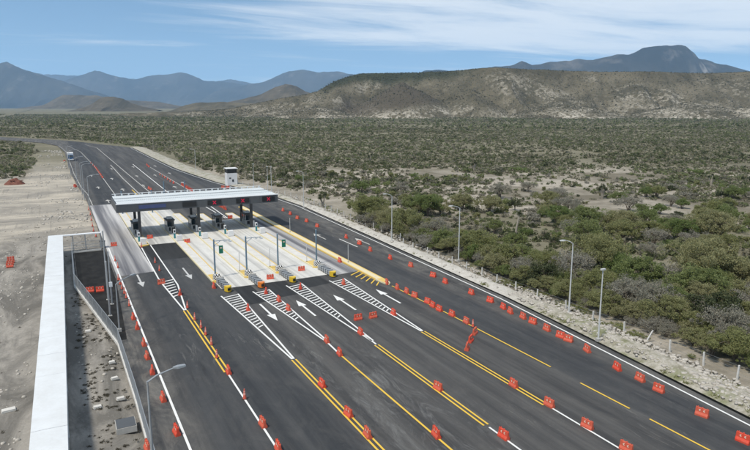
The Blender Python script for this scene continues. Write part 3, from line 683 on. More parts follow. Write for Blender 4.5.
# ------------------------------------------------------------------ toll islands
def island(x, w_, y0, y1, label, yellow_nose=True):
    t_ = thing('toll_island', label, 'traffic island', (x, y0, 0), 0, 'long raised toll islands')
    L = y1 - y0; hw = w_ / 2
    MB().box(-hw + .18, hw - .18, 0.6, L - .3, 0, .20).build('slab', 'concrete_pale', t_)
    for sx in (-1, 1):
        a, b = sorted((sx * hw, sx * (hw - .18)))
        MB().box(a, b, 0.6, L - .3, 0, .212).build('kerb', 'yellow_paint' if sx > 0 else 'cream_paint', t_)
    n = 8
    P = [(-hw, .6)] + [(hw * -math.cos(math.pi * k_ / n), .6 - .6 * math.sin(math.pi * k_ / n)) for k_ in range(1, n)] + [(hw, .6)]
    MB().prism(P, 0, .212).build('nose', 'yellow_paint', t_)
    if yellow_nose: MB().box(-hw + .19, hw - .19, .62, 4.4, .2, .207).build('painted_nose', 'yellow_paint', t_)
    MB().box(-hw + .1, hw - .1, L - .3, L, 0, .205).build('rear_kerb', 'yellow_paint', t_)
    return t_
ISL = [(12.9, 118.0, 'second'), (19.5, 88.6, ''), (24.3, 88.8, ''), (29.3, 89.2, ''), (35.9, 89.4, '')]
XIS = [13.0, 19.5, 24.3, 29.3, 35.7]
island(13.0, 1.7, 118.3, 160, 'short raised toll island with two dark canopy columns beside the leftmost lane', False)
island(19.5, 1.7, 88.0, 158, 'long raised toll island with green sign post nearest the fresh asphalt lane')
island(24.3, 1.7, 88.3, 152, 'long raised toll island carrying the middle pair of canopy columns')
island(29.3, 1.7, 88.6, 149, 'long raised toll island with a green sign post and no canopy column')
island(35.7, 1.8, 89.2, 147, 'long raised toll island carrying the rightmost pair of canopy columns')
# long median kerb
md = thing('median_kerb', 'long low median kerb painted yellow dividing the toll lanes from the right carriageway', 'kerb', (41.0, 75.6, 0))
MB().prism([(-.62, 3), (-.62, 80), (.62, 80), (.62, 1.2), (.35, 0.3), (0, 0), (-.35, .8)], 0, .20).build('slab', 'cream_paint', md)
MB().box(.44, .66, 1.6, 80, 0, .215).build('kerb', 'yellow_paint', md)
MB().box(-.66, -.44, 3.2, 80, 0, .215).build('kerb', 'yellow_paint', md)
MB().prism([(-.45, 3.1), (.42, 3.1), (.42, 1.3), (0, .2), (-.3, .9)], .19, .222).build('nose', 'yellow_paint', md)

# crash cushions in front of the four long islands
def cushion(x, y, label, nose, L=5.3):
    t_ = thing('crash_cushion', label, 'crash cushion', (x, y, 0), 0, 'crash cushions before the toll islands')
    n = 5; seg = (L - 1.0) / n
    for i in range(n):
        ya = 1.0 + i * seg
        m = MB(); 
        P = [(-.40, 0.12), (.40, 0.12), (.44, .30), (.38, .45), (.44, .60), (.38, .74), (-.38, .74), (-.44, .60), (-.38, .45), (-.44, .30)]
        m.loft([[(a, ya + .04, b) for a, b in P], [(a, ya + seg - .06, b) for a, b in P]])
        m.build('bay', 'galvanized', t_)
        MB().box(-.46, .46, ya - .05, ya + .03, 0, .80).build('diaphragm', 'dark_steel', t_)
    MB().box(-.55, .55, L - .05, L + .25, 0, .9).build('backstop', 'concrete_grey', t_)
    MB().box(-.12, .12, .3, L, 0.0, .10).build('rail', 'dark_steel', t_)
    P = [(-.48, 1.0), (.48, 1.0)] + [(.48 * math.cos(math.pi * k_ / 8), 1.0 - .85 * math.sin(math.pi * k_ / 8)) for k_ in range(1, 8)]
    m = MB().prism(P[:2] + P[2:], .10, .84); m.build('nose', nose, t_)
    MB().box(-.2, .2, .13, .17, .3, .65).build('reflector', 'black_panel', t_)
cushion(19.6, 82.2, 'grey crash cushion with yellow nose before the island by the fresh asphalt lane', 'yellow_plastic')
cushion(24.3, 82.0, 'grey crash cushion with orange nose', 'orange_nose')
cushion(29.2, 82.6, 'grey crash cushion with yellow nose between two black-and-white checkered blocks and dark lanes', 'yellow_plastic')
cushion(35.6, 82.7, 'grey crash cushion with yellow nose nearest the yellow median kerb', 'yellow_plastic')
for x, y, lab in ((19.5, 89.2, 'checkered black and white block behind the crash cushion nearest the left lanes'), (24.3, 89.4, 'checkered black and white block behind the orange-nosed crash cushion'),
                  (29.3, 89.8, 'checkered black and white block on the island between orange-nosed cushion and rightmost island'), (35.7, 90.0, 'checkered black and white block on the island nearest the median kerb')):
    t_ = thing('checkered_block', lab, 'hazard block', (x, y, .2), 0, 'checkered hazard blocks'); t_.scale = (.86, .9, .86)
    m = MB().loft([[(-.62, -.40, 0), (.62, -.40, 0), (.62, .40, 0), (-.62, .40, 0)], [(-.58, -.30, .82), (.58, -.30, .82), (.58, .34, .82), (-.58, .34, .82)], [(-.50, -.22, .92), (.50, -.22, .92), (.50, .28, .92), (-.50, .28, .92)]])
    m.build('body', 'checker', t_); MB().box(-.66, .66, -.44, .44, 0, .06).build('foot', 'concrete_grey', t_)

# white blocks and terminals at the booth end of the islands
for i, x in enumerate(XIS):
    lab = ['nearest the leftmost lane', 'on the island behind the fresh asphalt lane', 'on the island with the middle canopy columns', 'on the island with no canopy column', 'on the island nearest the median kerb'][i]
    t_ = thing('island_block', 'white painted concrete block ' + lab, 'concrete block', (x, 119.6, .205), 0, 'white blocks before the booths')
    MB().loft([[(-.52, -.42, 0), (.52, -.42, 0), (.52, .42, 0), (-.52, .42, 0)], [(-.46, -.34, 1.06), (.46, -.34, 1.06), (.46, .36, 1.06), (-.46, .36, 1.06)], [(-.42, -.30, 1.12), (.42, -.30, 1.12), (.42, .32, 1.12), (-.42, .32, 1.12)]]).build('body', 'white_wall', t_)
    MB().box(-.56, .56, -.46, .46, 0, .08).build('foot', 'concrete_grey', t_)
    t_ = thing('payment_terminal', 'slim teal payment post ' + lab, 'payment terminal', (x - .45, 122.3, .205), 0, 'payment posts before the booths')
    MB().box(-.16, .16, -.14, .14, 0, 1.0).build('pedestal', 'teal', t_)
    MB().box(-.2, .2, -.18, .18, 1.0, 1.75).build('head', 'cabinet_white', t_)
    MB().box(-.13, .13, -.195, -.18, 1.2, 1.6).build('screen', 'glass', t_)
    # booth
    t_ = thing('toll_booth', 'grey toll booth with dark windows ' + lab, 'toll booth', (x, 131.0, .205), 0, 'toll booths under the canopy')
    hw, hl = .74, 1.55
    MB().box(-hw, hw, -hl, hl, 0, 1.05).build('lower_wall', 'concrete_grey', t_)
    for sx in (-1, 1):
        for sy in (-1, 1):
            MB().box(sx * hw - .05 - sx * .05, sx * hw + .05 - sx * .05, sy * hl - .05 - sy * .05, sy * hl + .05 - sy * .05, 1.05, 2.3).build('post', 'galvanized', t_)
    for sy in (-1, 1): MB().box(-hw + .1, hw - .1, sy * (hl - .05) - .012, sy * (hl - .05) + .012, 1.05, 2.3).build('window', 'glass', t_)
    for sx in (-1, 1):
        for ya, yb in ((-hl + .1, -.2), (.1, hl - .1)):
            MB().box(sx * (hw - .05) - .012, sx * (hw - .05) + .012, ya, yb, 1.05, 2.3).build('window', 'glass', t_)
        MB().box(sx * (hw - .05) - .03, sx * (hw - .05) + .03, -.2, .1, 1.05, 2.3).build('mullion', 'galvanized', t_)
    MB().box(-hw - .14, hw + .14, -hl - .16, hl + .16, 2.3, 2.46).build('roof', 'dark_steel', t_)
    MB().box(-.5, .5, -.6, .5, 2.46, 2.86).build('air_unit', 'cabinet_white', t_)
    MB().box(-.36, .36, -hl - .02, -hl, .2, .9).build('service_panel', 'black_panel', t_)
    # equipment cabinet ahead of the booth
    t_ = thing('equipment_cabinet', 'grey roadside equipment cabinet ' + lab, 'cabinet', (x + .1, 127.2, .205), 0, 'equipment cabinets before the booths')
    MB().box(-.42, .42, -.35, .35, .1, 1.45).build('body', 'galvanized', t_)
    MB().box(-.47, .47, -.4, .4, 1.45, 1.52).build('lid', 'dark_steel', t_)
    MB().box(-.36, .36, -.37, -.35, .2, 1.35).build('door', 'black_panel' if i % 2 else 'cabinet_white', t_)
    MB().box(-.44, .44, -.37, .37, 0, .1).build('plinth', 'concrete_grey', t_)

# poles on the islands
def island_pole(x, y, h, arm, sign, label, name='camera_pole', mat='blue_steel'):
    t_ = thing(name, label, 'pole', (x, y, .205), 0, 'blue camera poles on the island noses')
    MB().box(-.2, .2, -.2, .2, 0, .04).build('base_plate', 'galvanized', t_)
    MB().tube([(0, 0, .04), (0, 0, h)], [.13, .11], 10).build('pole', mat, t_)
    MB().cone(.12, .05, h, h + .08, 10).build('cap', mat, t_)
    if arm:
        a = MB().tube([(0, 0, h - .25), (2.4, 0, h - .25)], .05, 8).tube([(0, 0, h - .95), (1.0, 0, h - .27)], .035, 6).build('arm', mat, t_)
        MB().box(2.2, 2.6, -.25, .15, h - .55, h - .3).build('camera', 'cabinet_white', t_)
        MB().box(1.5, 1.75, -.2, .1, h - .48, h - .3).build('antenna', 'cabinet_white', t_)
    if sign:
        MB().tube([(0, 0, h - 1.0), (1.0, 0, h - 1.0)], .035, 6).build('bracket', mat, t_)
        MB().box(.72, 1.32, -.05, .05, h - 2.2, h - 1.0).build('sign', 'sign_green', t_)
        MB().box(.86, 1.18, -.056, -.05, h - 1.45, h - 1.25).build('emblem', 'reflective_white', t_)
island_pole(19.6, 90.6, 5.7, True, True, 'blue steel pole with camera arm and green sign by the fresh asphalt lane')
island_pole(24.5, 91.0, 5.6, True, False, 'blue steel pole with camera arm and no sign behind the orange-nosed cushion')
island_pole(29.6, 91.3, 5.5, False, True, 'blue steel pole with green sign and no camera arm')
island_pole(36.2, 91.6, 5.5, False, False, 'bare blue steel pole on the island nearest the median kerb')
for x, y, lab in ((23.8, 92.6, 'slim pale rod beside the blue pole behind the orange-nosed cushion'), (28.8, 93.0, 'slim pale rod beside the blue pole with green sign and no arm'), (35.2, 93.4, 'slim pale rod beside the bare blue pole'), (41.1, 89.9, 'slim pale rod on the yellow median kerb'), (41.0, 118, 'slim pale rod on the median kerb near the canopy end')):
    t_ = thing('marker_rod', lab, 'rod', (x, y, .2), 0, 'slim marker rods')
    MB().tube([(0, 0, .05), (0, 0, 2.9)], .05, 6).build('rod', 'pale_pole', t_); MB().cone(.12, .12, 0, .06, 8).build('foot', 'rubber', t_)
for x, y, h in ((12.9, 157.3, 5.7), (19.5, 156, 5.7), (25.0, 173.5, 5.7), (30.0, 171.3, 5.7)):
    t_ = thing('rear_pole', 'blue steel pole rising behind the white canopy roof', 'pole', (x, y, 0), 0, 'blue poles behind the canopy')
    MB().tube([(0, 0, 0), (0, 0, h)], [.16, .13], 8).build('pole', 'blue_steel', t_); MB().box(-.25, .25, -.25, .25, 0, .05).build('base_plate', 'galvanized', t_)

# ------------------------------------------------------------------ canopy
CX0, CX1, CY0, CY1, CZ0, CZ1 = 9.2, 41.0, 125.2, 137.2, 5.45, 7.0
cn = thing('toll_canopy', 'long flat toll plaza canopy with grey fascia, white roof and lane signs', 'canopy', (0, 0, 0))
MB().box(CX0, CX1, CY0 + .03, CY0 + .16, CZ0 + .01, CZ1 - .01).build('fascia_backing', 'dark_steel', cn)
for i in range(16):
    xa = CX0 + (CX1 - CX0) * i / 16; xb = CX0 + (CX1 - CX0) * (i + 1) / 16
    MB().box(xa + .012, xb - .012, CY0, CY0 + .03, CZ0, CZ1).build('fascia_panel', 'fascia_grey', cn)
MB().box(CX0, CX1, CY1 - .16, CY1, CZ0, CZ1 + .12).build('rear_fascia', 'fascia_grey', cn)
MB().box(CX0, CX0 + .16, CY0 + .16, CY1 - .16, CZ0, CZ1).build('end_fascia', 'fascia_grey', cn)
MB().box(CX1 - .16, CX1, CY0 + .16, CY1 - .16, CZ0, CZ1).build('end_fascia', 'fascia_grey', cn)
MB().box(CX0 + .16, CX1 - .16, CY0 + .16, CY1 - .16, CZ0 + .08, CZ0 + .16).build('soffit', 'soffit', cn)
n = 14; wx_ = (CX1 - CX0 - .4) / n
for i in range(n):
    for j, (ya, yb, za, zb) in enumerate(((CY0 + .05, CY0 + 4.0, 6.98, 7.12), (CY0 + 4.03, CY0 + 8.0, 7.10, 7.02), (CY0 + 8.03, CY1 - .2, 7.04, 7.16))):
        x0 = CX0 + .2 + i * wx_; x1 = x0 + wx_ - .03; m = MB(); nrib = 6
        for r_ in range(nrib):
            xa = x0 + (x1 - x0) * r_ / nrib; xb = x0 + (x1 - x0) * (r_ + .8) / nrib; xc = x0 + (x1 - x0) * (r_ + 1) / nrib
            m.add([(xa, ya, za + .03), (xb, ya, za + .03), (xb, yb, zb + .03), (xa, yb, zb + .03)], [(0, 1, 2, 3)])
            m.add([(xb, ya, za + .08), (xc, ya, za + .08), (xc, yb, zb + .08), (xb, yb, zb + .08)], [(0, 1, 2, 3)])
            m.add([(xb, ya, za + .03), (xb, ya, za + .08), (xb, yb, zb + .08), (xb, yb, zb + .03)], [(0, 1, 2, 3)])
        m.build('roof_sheet', 'roof_sheet', cn)
for yb in (CY0 + 4.0, CY0 + 8.0): MB().box(CX0 + .2, CX1 - .2, yb - .2, yb + .22, 7.0, 7.17).build('gutter', 'galvanized', cn)
MB().box(CX0 - .04, CX1 + .04, CY0 - .05, CY0 + .28, CZ1, CZ1 + .16).build('edge_trim', 'white_paint_metal', cn)
for i in range(24):
    x = CX0 + .8 + i * 1.32
    MB().box(x - .14, x + .14, CY1 - .5, CY1 - .22, 7.12, 7.55).build('parapet_bracket', 'roof_sheet', cn)
MB().box(CX0 + .2, CX1 - .2, CY1 - .44, CY1 - .30, 7.55, 7.62).build('parapet_rail', 'white_paint_metal', cn)
for x in (13.3, 24.6, 35.5):
    for y in (126.6, 134.6):
        MB().box(x - .25, x + .25, y - .25, y + .25, .2, CZ0 + .1).build('column', 'dark_steel', cn)
        MB().box(x - .36, x + .36, y - .36, y + .36, .2, .28).build('base_plate', 'galvanized', cn)
MB().box(13.2, 18.2, CY0 - .05, CY0, 5.95, 6.65).build('name_band', 'sign_blue', cn)
for i, x in enumerate((22.7, 27.6, 33.4, 38.9)):
    sg = MB().box(x - 1.35, x + 1.35, CY0 - .14, CY0 - .002, 5.75, 6.72).build('lane_sign', 'black_panel', cn)
    if i:
        m = MB()
        for s_ in (-1, 1):
            d = Vector((s_ * .31, .34)); n_ = Vector((-d.y, d.x)).normalized() * .085
            P = [(-d.x - n_.x, -d.y - n_.y), (d.x - n_.x, d.y - n_.y), (d.x + n_.x, d.y + n_.y), (-d.x + n_.x, -d.y + n_.y)]
            yy0 = CY0 - .16 - .004 * (s_ > 0)
            m.loft([[(x + a, yy0, 6.235 + b) for a, b in P], [(x + a, CY0 - .139, 6.235 + b) for a, b in P]])
        m.build('red_cross', 'red_led', sg)

# ------------------------------------------------------------------ lamp posts
def lamp(x, y, h, armdir, armlen, label, group, mat='pale_pole', zb=0.0):
    t_ = thing('street_lamp', label, 'street lamp', (x, y, zb), 0, group)
    MB().box(-.22, .22, -.22, .22, 0, .35).build('footing', 'concrete_grey', t_)
    MB().tube([(0, 0, .35), (0, 0, h * .5), (0, 0, h)], [.10, .08, .055], 8).build('pole', mat, t_)
    if armlen:
        dx, dy = math.cos(R(armdir)), math.sin(R(armdir))
        MB().tube([(0, 0, h - .05), (dx * armlen * .35, dy * armlen * .35, h + .22), (dx * armlen, dy * armlen, h + .42)], [.055, .05, .04], 6).build('arm', mat, t_)
        hd = MB().loft([[(0, -.08, -.05), (0, .08, -.05), (0, .08, .05), (0, -.08, .05)], [(.3, -.17, -.07), (.3, .17, -.07), (.3, .15, .07), (.3, -.15, .07)], [(.75, -.13, -.05), (.75, .13, -.05), (.75, .11, .04), (.75, -.11, .04)]]).build('lamp_head', mat, t_, (dx * armlen, dy * armlen, h + .43), R(armdir))
        MB().box(.2, .65, -.11, .11, -.085, -.065).build('lens', 'lamp_lens', hd)
    else:
        MB().box(-.28, .28, -.12, .12, h, h + .16).build('lamp_head', mat, t_)
    return t_
lamp(3.7, 37.2, 8.9, 10, 1.6, 'tall grey street lamp with arm reaching over the left edge line by the grey pad', None, 'galvanized')
lamp(4.7, 73.0, 5.6, 40, 2.2, 'short grey street lamp with arm at the end of the mesh fence diagonal', None, 'galvanized')
lamp(54.4, 54.0, 9.0, 165, 1.0, 'pale street lamp with short arm toward the road on the rubble verge', None)
lamp(50.9, 46.0, 8.0, 0, 0, 'slim pale lamp pole without arm on the rubble verge', None)
lamp(57.7, 82.4, 9.0, 170, 1.2, 'pale street lamp with short arm against the green thicket', None)
lamp(55.0, 100.5, 8.9, 170, 1.0, 'pale street lamp by the concrete ditch beside the scattered bushes', None)
lamp(54.9, 147.0, 9.0, 170, 1.0, 'pale street lamp by the concrete ditch level with the canopy', None)
lamp(51.5, 166, 9.0, 170, 0, 'slim pole standing behind the right end of the canopy', 'poles behind the right canopy end')
lamp(50.4, 176, 9.0, 170, 0, 'slim pole standing behind the right end of the canopy', 'poles behind the right canopy end')
lamp(53.2, 168, 8.8, 170, 0, 'slim pole standing behind the right end of the canopy', 'poles behind the right canopy end')
lamp(47.9, 247, 9.0, 170, 1.2, 'pale street lamp on the far verge past the guard tower', None)
for x, y, h in ((5.9, 188, 9.6), (5.8, 200, 9.2), (5.2, 222, 9.2), (4.2, 262, 9.0), (4.0, 290, 9.0)):
    lamp(x, y, h, 10, 1.6, 'grey street lamp on the left shoulder behind the canopy', 'lamps on the left shoulder behind the canopy', 'galvanized')
lamp(6.4, 172, 8.0, 10, 2.2, 'grey street lamp with long arm just behind the left end of the canopy', None, 'galvanized')
for x, y, h, lab in ((4.5, 86.5, 9.3, 'tallest bare grey pole at the mouth of the dark bay'), (4.2, 79.4, 6.8, 'bare grey pole beside the short arm lamp'), (4.8, 84.2, 7.0, 'bare grey pole carrying a small box by the dark bay')):
    t_ = thing('bare_pole', lab, 'pole', (x, y, 0), 0)
    MB().tube([(0, 0, .05), (0, 0, h)], [.11, .08], 8).build('pole', 'galvanized', t_); MB().box(-.22, .22, -.22, .22, 0, .06).build('base_plate', 'concrete_grey', t_)
    if 'box' in lab: MB().box(-.2, .2, -.3, -.1, 2.4, 3.0).build('junction_box', 'cabinet_white', t_)
    else: MB().cone(.09, .03, h, h + .1, 8).build('cap', 'galvanized', t_)

# ------------------------------------------------------------------ left side: mesh fence, covered walkway, slabs
def fence(pts, label, h=1.5, step=2.6):
    t_ = thing('mesh_fence', label, 'fence', (0, 0, 0))
    for (xa, ya), (xb, yb) in zip(pts, pts[1:]):
        d = Vector((xb - xa, yb - ya)); L = d.length; d.normalize(); nx = Vector((-d.y, d.x)); n = max(1, round(L / step))
        wl = MB(); a = Vector((xa, ya)); b = Vector((xb, yb)); q = nx * .11
        wl.prism([(a - q).to_tuple(), (b - q).to_tuple(), (b + q).to_tuple(), (a + q).to_tuple()], -.1, .24); wl.build('footing', 'concrete_pale', t_)
        for i in range(n):
            p0 = a + d * (L * i / n); p1 = a + d * (L * (i + 1) / n)
            MB().tube([(p0.x, p0.y, .2), (p0.x, p0.y, h + .38)], .04, 6).build('post', 'galvanized', t_)
            mm = MB()
            for z in np.linspace(.32, h + .33, 9): mm.tube([(p0.x, p0.y, z), (p1.x, p1.y, z)], .008, 3)
            for k_ in range(1, 17):
                p = p0 + (p1 - p0) * (k_ / 17); mm.tube([(p.x, p.y, .25), (p.x, p.y, h + .35)], .008, 3)
            mm.build('mesh_panel', 'galvanized', t_)
            MB().tube([(p0.x, p0.y, h + .38), (p1.x, p1.y, h + .38)], .03, 6).build('top_rail', 'galvanized', t_)
    return t_
fence([(5.7, 118.9), (1.0, 118.4), (0.75, 95.5), (4.2, 68.7), (4.35, 54), (4.3, 40), (4.3, 4)], 'low galvanised mesh fence on a pale concrete footing around the dark bay and shoulder')

wk = thing('covered_walkway', 'long narrow white-roofed covered walkway crossing the grey dirt yard', 'walkway', (0, 0, 0))
def wpos(y): k_ = (y - 42) / 79.0; return -3.25 + .75 * k_, -0.95 + .75 * k_
ys = np.linspace(6, 120.6, 27)
ysh = np.linspace(6, 120.6, 24)
for ya, yb in zip(ysh, ysh[1:]):
    rings = []
    for y in (ya + .012, yb - .012):
        a, b = wpos(y); mid_ = (a + b) / 2; dz = rng.uniform(-.006, .006)
        rings.append([(a, y, 2.86), (b, y, 2.86), (b, y, 3.02 + dz), (mid_, y, 3.035 + dz), (a, y, 3.02 + dz)])
    MB().loft(rings).build('roof_sheet', 'white_roofing', wk)
for y in ys[:-1:2]:
    a, b = wpos(y)
    for x in (a + .12, b - .12): MB().box(x - .06, x + .06, y - .06, y + .06, -.15, 2.87).build('post', 'pale_pole', wk)
a0, b0 = wpos(6); a1, b1 = wpos(120.4)
for xa, xb in ((a0 + .12, a1 + .12), (b0 - .12, b1 - .12)):
    MB().tube([(xa, 6, 1.0), (xb, 120.4, 1.0)], .03, 6).build('handrail', 'pale_pole', wk)
MB().add([(a0 + .1, 6, .0), (b0 - .1, 6, .0), (b1 - .1, 120.4, .0), (a1 + .1, 120.4, .0)], [(0, 1, 2, 3)]).build('floor', 'concrete_grey', wk)
# cross wing at the far end
MB().box(-.3, 6.0, 119.75, 120.45, 2.88, 3.03).build('cross_roof', 'white_paint_metal', wk)
for x in (1.3, 3.3, 5.85): MB().box(x - .07, x + .07, 120.0, 120.14, -.15, 2.88).build('post', 'galvanized', wk)
MB().box(-.2, 5.9, 120.04, 120.10, .95, 1.02).build('handrail', 'galvanized', wk)
MB().box(-.2, 5.9, 120.04, 120.10, .45, .51).build('handrail', 'galvanized', wk)

for x, y, sx, sy, lab in ((-5.4, 57.2, 1.0, .55, 'pale concrete slab lying alone on the dirt on the outer side of the walkway'), (1.3, 54.4, .6, .4, 'small pale concrete slab beside weeds between walkway and mesh fence'),
                          (3.2, 55.2, .6, .4, 'small pale concrete slab close against the mesh fence'), (3.1, 59.9, .55, .4, 'small pale concrete slab by the fence short of the diagonal'),
                          (1.5, 74.8, .55, .4, 'small pale concrete slab on the dirt beside the fence diagonal'), (3.2, 64.1, .5, .4, 'small pale concrete slab near the corner of the fence diagonal')):
    t_ = thing('concrete_slab', lab, 'slab', (x, y, -.12), R(rng.uniform(-12, 12)), 'loose concrete slabs on the yard')
    MB().box(-sx / 2, sx / 2, -sy / 2, sy / 2, 0, .22).build('body', 'concrete_pale', t_); MB().box(-sx / 2 - .05, sx / 2 + .05, -sy / 2 - .05, sy / 2 + .05, 0, .1).build('foot', 'concrete_grey', t_)
t_ = thing('grey_pad', 'square grey metal cover plate on a low plinth beside the mesh fence', 'cover plate', (3.1, 49.6, -.1))
MB().box(-.75, .75, -.85, .85, 0, .5).build('plinth', 'concrete_grey', t_); MB().box(-.7, .7, -.8, .8, .5, .53).build('plate', 'fascia_grey', t_)
t_ = thing('shoulder_cabinet', 'green grey cabinet beside the pale shoulder at the walkway end', 'cabinet', (6.1, 121.2, 0))
MB().box(-.45, .45, -.35, .35, .1, 1.1).build('body', 'concrete_grey', t_); MB().box(-.5, .5, -.4, .4, 1.1, 1.18).build('lid', 'dark_steel', t_)

# guard tower
gt = thing('guard_tower', 'white two-storey guard tower with dark lookout windows beside the far road', 'guard tower', (50.6, 203.0, 0)); gt.scale = (.86, .86, .88)
MB().box(-1.9, 1.9, -1.9, 1.9, 0, 4.6).build('wall', 'white_wall', gt)
for sx in (-1, 1):
    for sy in (-1, 1): MB().box(sx * 1.75 - .1, sx * 1.75 + .1, sy * 1.75 - .1, sy * 1.75 + .1, 4.6, 6.2).build('post', 'dark_steel', gt)
for sy in (-1, 1):
    MB().box(-1.64, 1.64, sy * 1.75 - .02, sy * 1.75 + .02, 4.62, 6.2).build('window', 'glass', gt); MB().box(sy * 1.75 - .02, sy * 1.75 + .02, -1.64, 1.64, 4.62, 6.2).build('window', 'glass', gt)
MB().box(-2.2, 2.2, -2.2, 2.2, 6.2, 6.42).build('roof', 'white_wall', gt)
MB().box(-1.2, -.5, -1.96, -1.9, 2.6, 3.0).build('window', 'glass', gt); MB().box(-.1, .6, -1.96, -1.9, 1.4, 2.3).build('window', 'glass', gt)

# truck
tk = thing('parked_truck', 'blue cab-over box truck with pale roof parked on the left shoulder', 'truck', (6.0, 331.5, 0))
MB().box(-1.25, 1.25, 2.4, 9.0, 1.0, 3.7).build('cargo_box', 'white_wall', tk)
cb_ = MB().loft([[(-1.2, 0, .6), (1.2, 0, .6), (1.2, 2.2, .6), (-1.2, 2.2, .6)], [(-1.2, 0, 1.7), (1.2, 0, 1.7), (1.2, 2.2, 1.7), (-1.2, 2.2, 1.7)], [(-1.1, .35, 2.9), (1.1, .35, 2.9), (1.1, 2.2, 2.9), (-1.1, 2.2, 2.9)]]).build('cab', 'truck_blue', tk)
MB().add([(-1.02, -.02 + .03, 1.75), (1.02, .01, 1.75), (.98, .28, 2.7), (-.98, .28, 2.7)], [(0, 1, 2, 3)]).build('windscreen', 'glass', cb_)
MB().box(-1.2, 1.2, -.12, .02, .45, .9).build('bumper', 'cabinet_white', tk)
MB().box(-1.0, 1.0, .5, 9.0, .7, 1.0).build('chassis', 'dark_steel', tk)
for sx in (-1, 1):
    MB().box(sx * .85 - .18, sx * .85 + .18, -.05, .0, .95, 1.2).build('headlight', 'reflective_white', tk)
    for y in (1.0, 6.4, 7.6):
        MB().tube([(sx * 1.15 - .16, y, .5), (sx * 1.15 + .16, y, .5)], .5, 14).build('wheel', 'rubber', tk)

# reddish heap
hp = thing('rusty_heap', 'reddish brown heap of rusty soil and scrap on the pale dirt yard', 'heap', (-13.2, 238.5, -.1))
ang = np.linspace(0, 2 * math.pi, 25)[:-1]; rr = np.linspace(0, 1, 9)
V, F = [], []
for i, r_ in enumerate(rr):
    for a in ang:
        k_ = 1 + .35 * (float(vn(math.cos(a) * 1.5 + 5, math.sin(a) * 1.5 + 5, 71)) - .5)
        V.append((2.9 * r_ * k_ * math.cos(a), 2.0 * r_ * k_ * math.sin(a), 2.3 * (1 - r_) ** .8 * (0.7 + .6 * float(vn(r_ * 4 * math.cos(a) + 9, r_ * 4 * math.sin(a), 72)))))
for i in range(8):
    for j in range(24): F.append((i * 24 + j, (i + 1) * 24 + j, (i + 1) * 24 + (j + 1) % 24, i * 24 + (j + 1) % 24))
MB().add(V, F).build('mound', 'rust_earth', hp)
for i in range(14):
    a = rng.uniform(0, 6.28); r_ = rng.uniform(.4, 2.4)
    o = MB().box(-.5, .5, -.15, .15, -.1, .1).build('scrap', 'rust_earth', hp, (r_ * math.cos(a), r_ * .7 * math.sin(a), rng.uniform(.4, 1.6)), rng.uniform(0, 3)); o.rotation_euler[0] = rng.uniform(-.8, .8)

# right-hand post and wire fence
wf = thing('wire_fence', 'row of white concrete fence posts with thin wires beyond the rubble verge', 'fence', (0, 0, 0))
py_ = [15.0, 18.6, 22.2, 25.8, 29.6, 33.1, 36.6, 40.3, 43.5, 46.5, 50.9, 55.4, 60.8, 65, 69.2, 73.4, 77.4, 81.4, 85.2, 88.9, 93.4, 97.5] + [101.7 + 4.1 * i for i in range(28)]
P3 = []
for i, y in enumerate(py_):
    x = 55.3 + (0.35 if y > 70 else 0) + rng.uniform(-.2, .2) if y < 150 else float(right_edge(y)) + 4.2
    if y > 98: x = float(right_edge(y)) + 3.9
    tx = rng.uniform(-.05, .05); ty = rng.uniform(-.05, .05)
    if i == 8: tx, ty = .42, -.3
    z0 = -.25; h = 1.35
    m = MB(); m.loft([[(x - .08, y - .08, z0), (x + .08, y - .08, z0), (x + .08, y + .08, z0), (x - .08, y + .08, z0)],
                      [(x - .065 + tx * h, y - .065 + ty * h, h), (x + .065 + tx * h, y - .065 + ty * h, h), (x + .065 + tx * h, y + .065 + ty * h, h), (x - .065 + tx * h, y + .065 + ty * h, h)]])
    m.build('post', 'concrete_pale', wf); P3.append((x, y))
for z in (.5, .9, 1.3):
    m = MB().tube([(x, y, z) for x, y in P3], .012, 3); m.build('wire', 'galvanized', wf)

# utility poles far off
for x, y, h, lab in ((364, 667, 9, 'thin pale utility pole standing in the far scrub below the hill'), (22.3 + 28, 380, 9, 'thin pale utility pole beyond the bend of the road'), (-24.8, 590, 9, 'thin pale utility pole where the far road leaves to the left')):
    t_ = thing('utility_pole', lab, 'utility pole', (x, y, float(ground_z(np.array(x), np.array(y))) - .1))
    MB().tube([(0, 0, 0), (0, 0, h)], [.2, .14], 8).build('pole', 'pale_bark', t_); MB().box(-1.1, 1.1, -.08, .08, h - 1.0, h - .82).build('crossarm', 'pale_bark', t_)

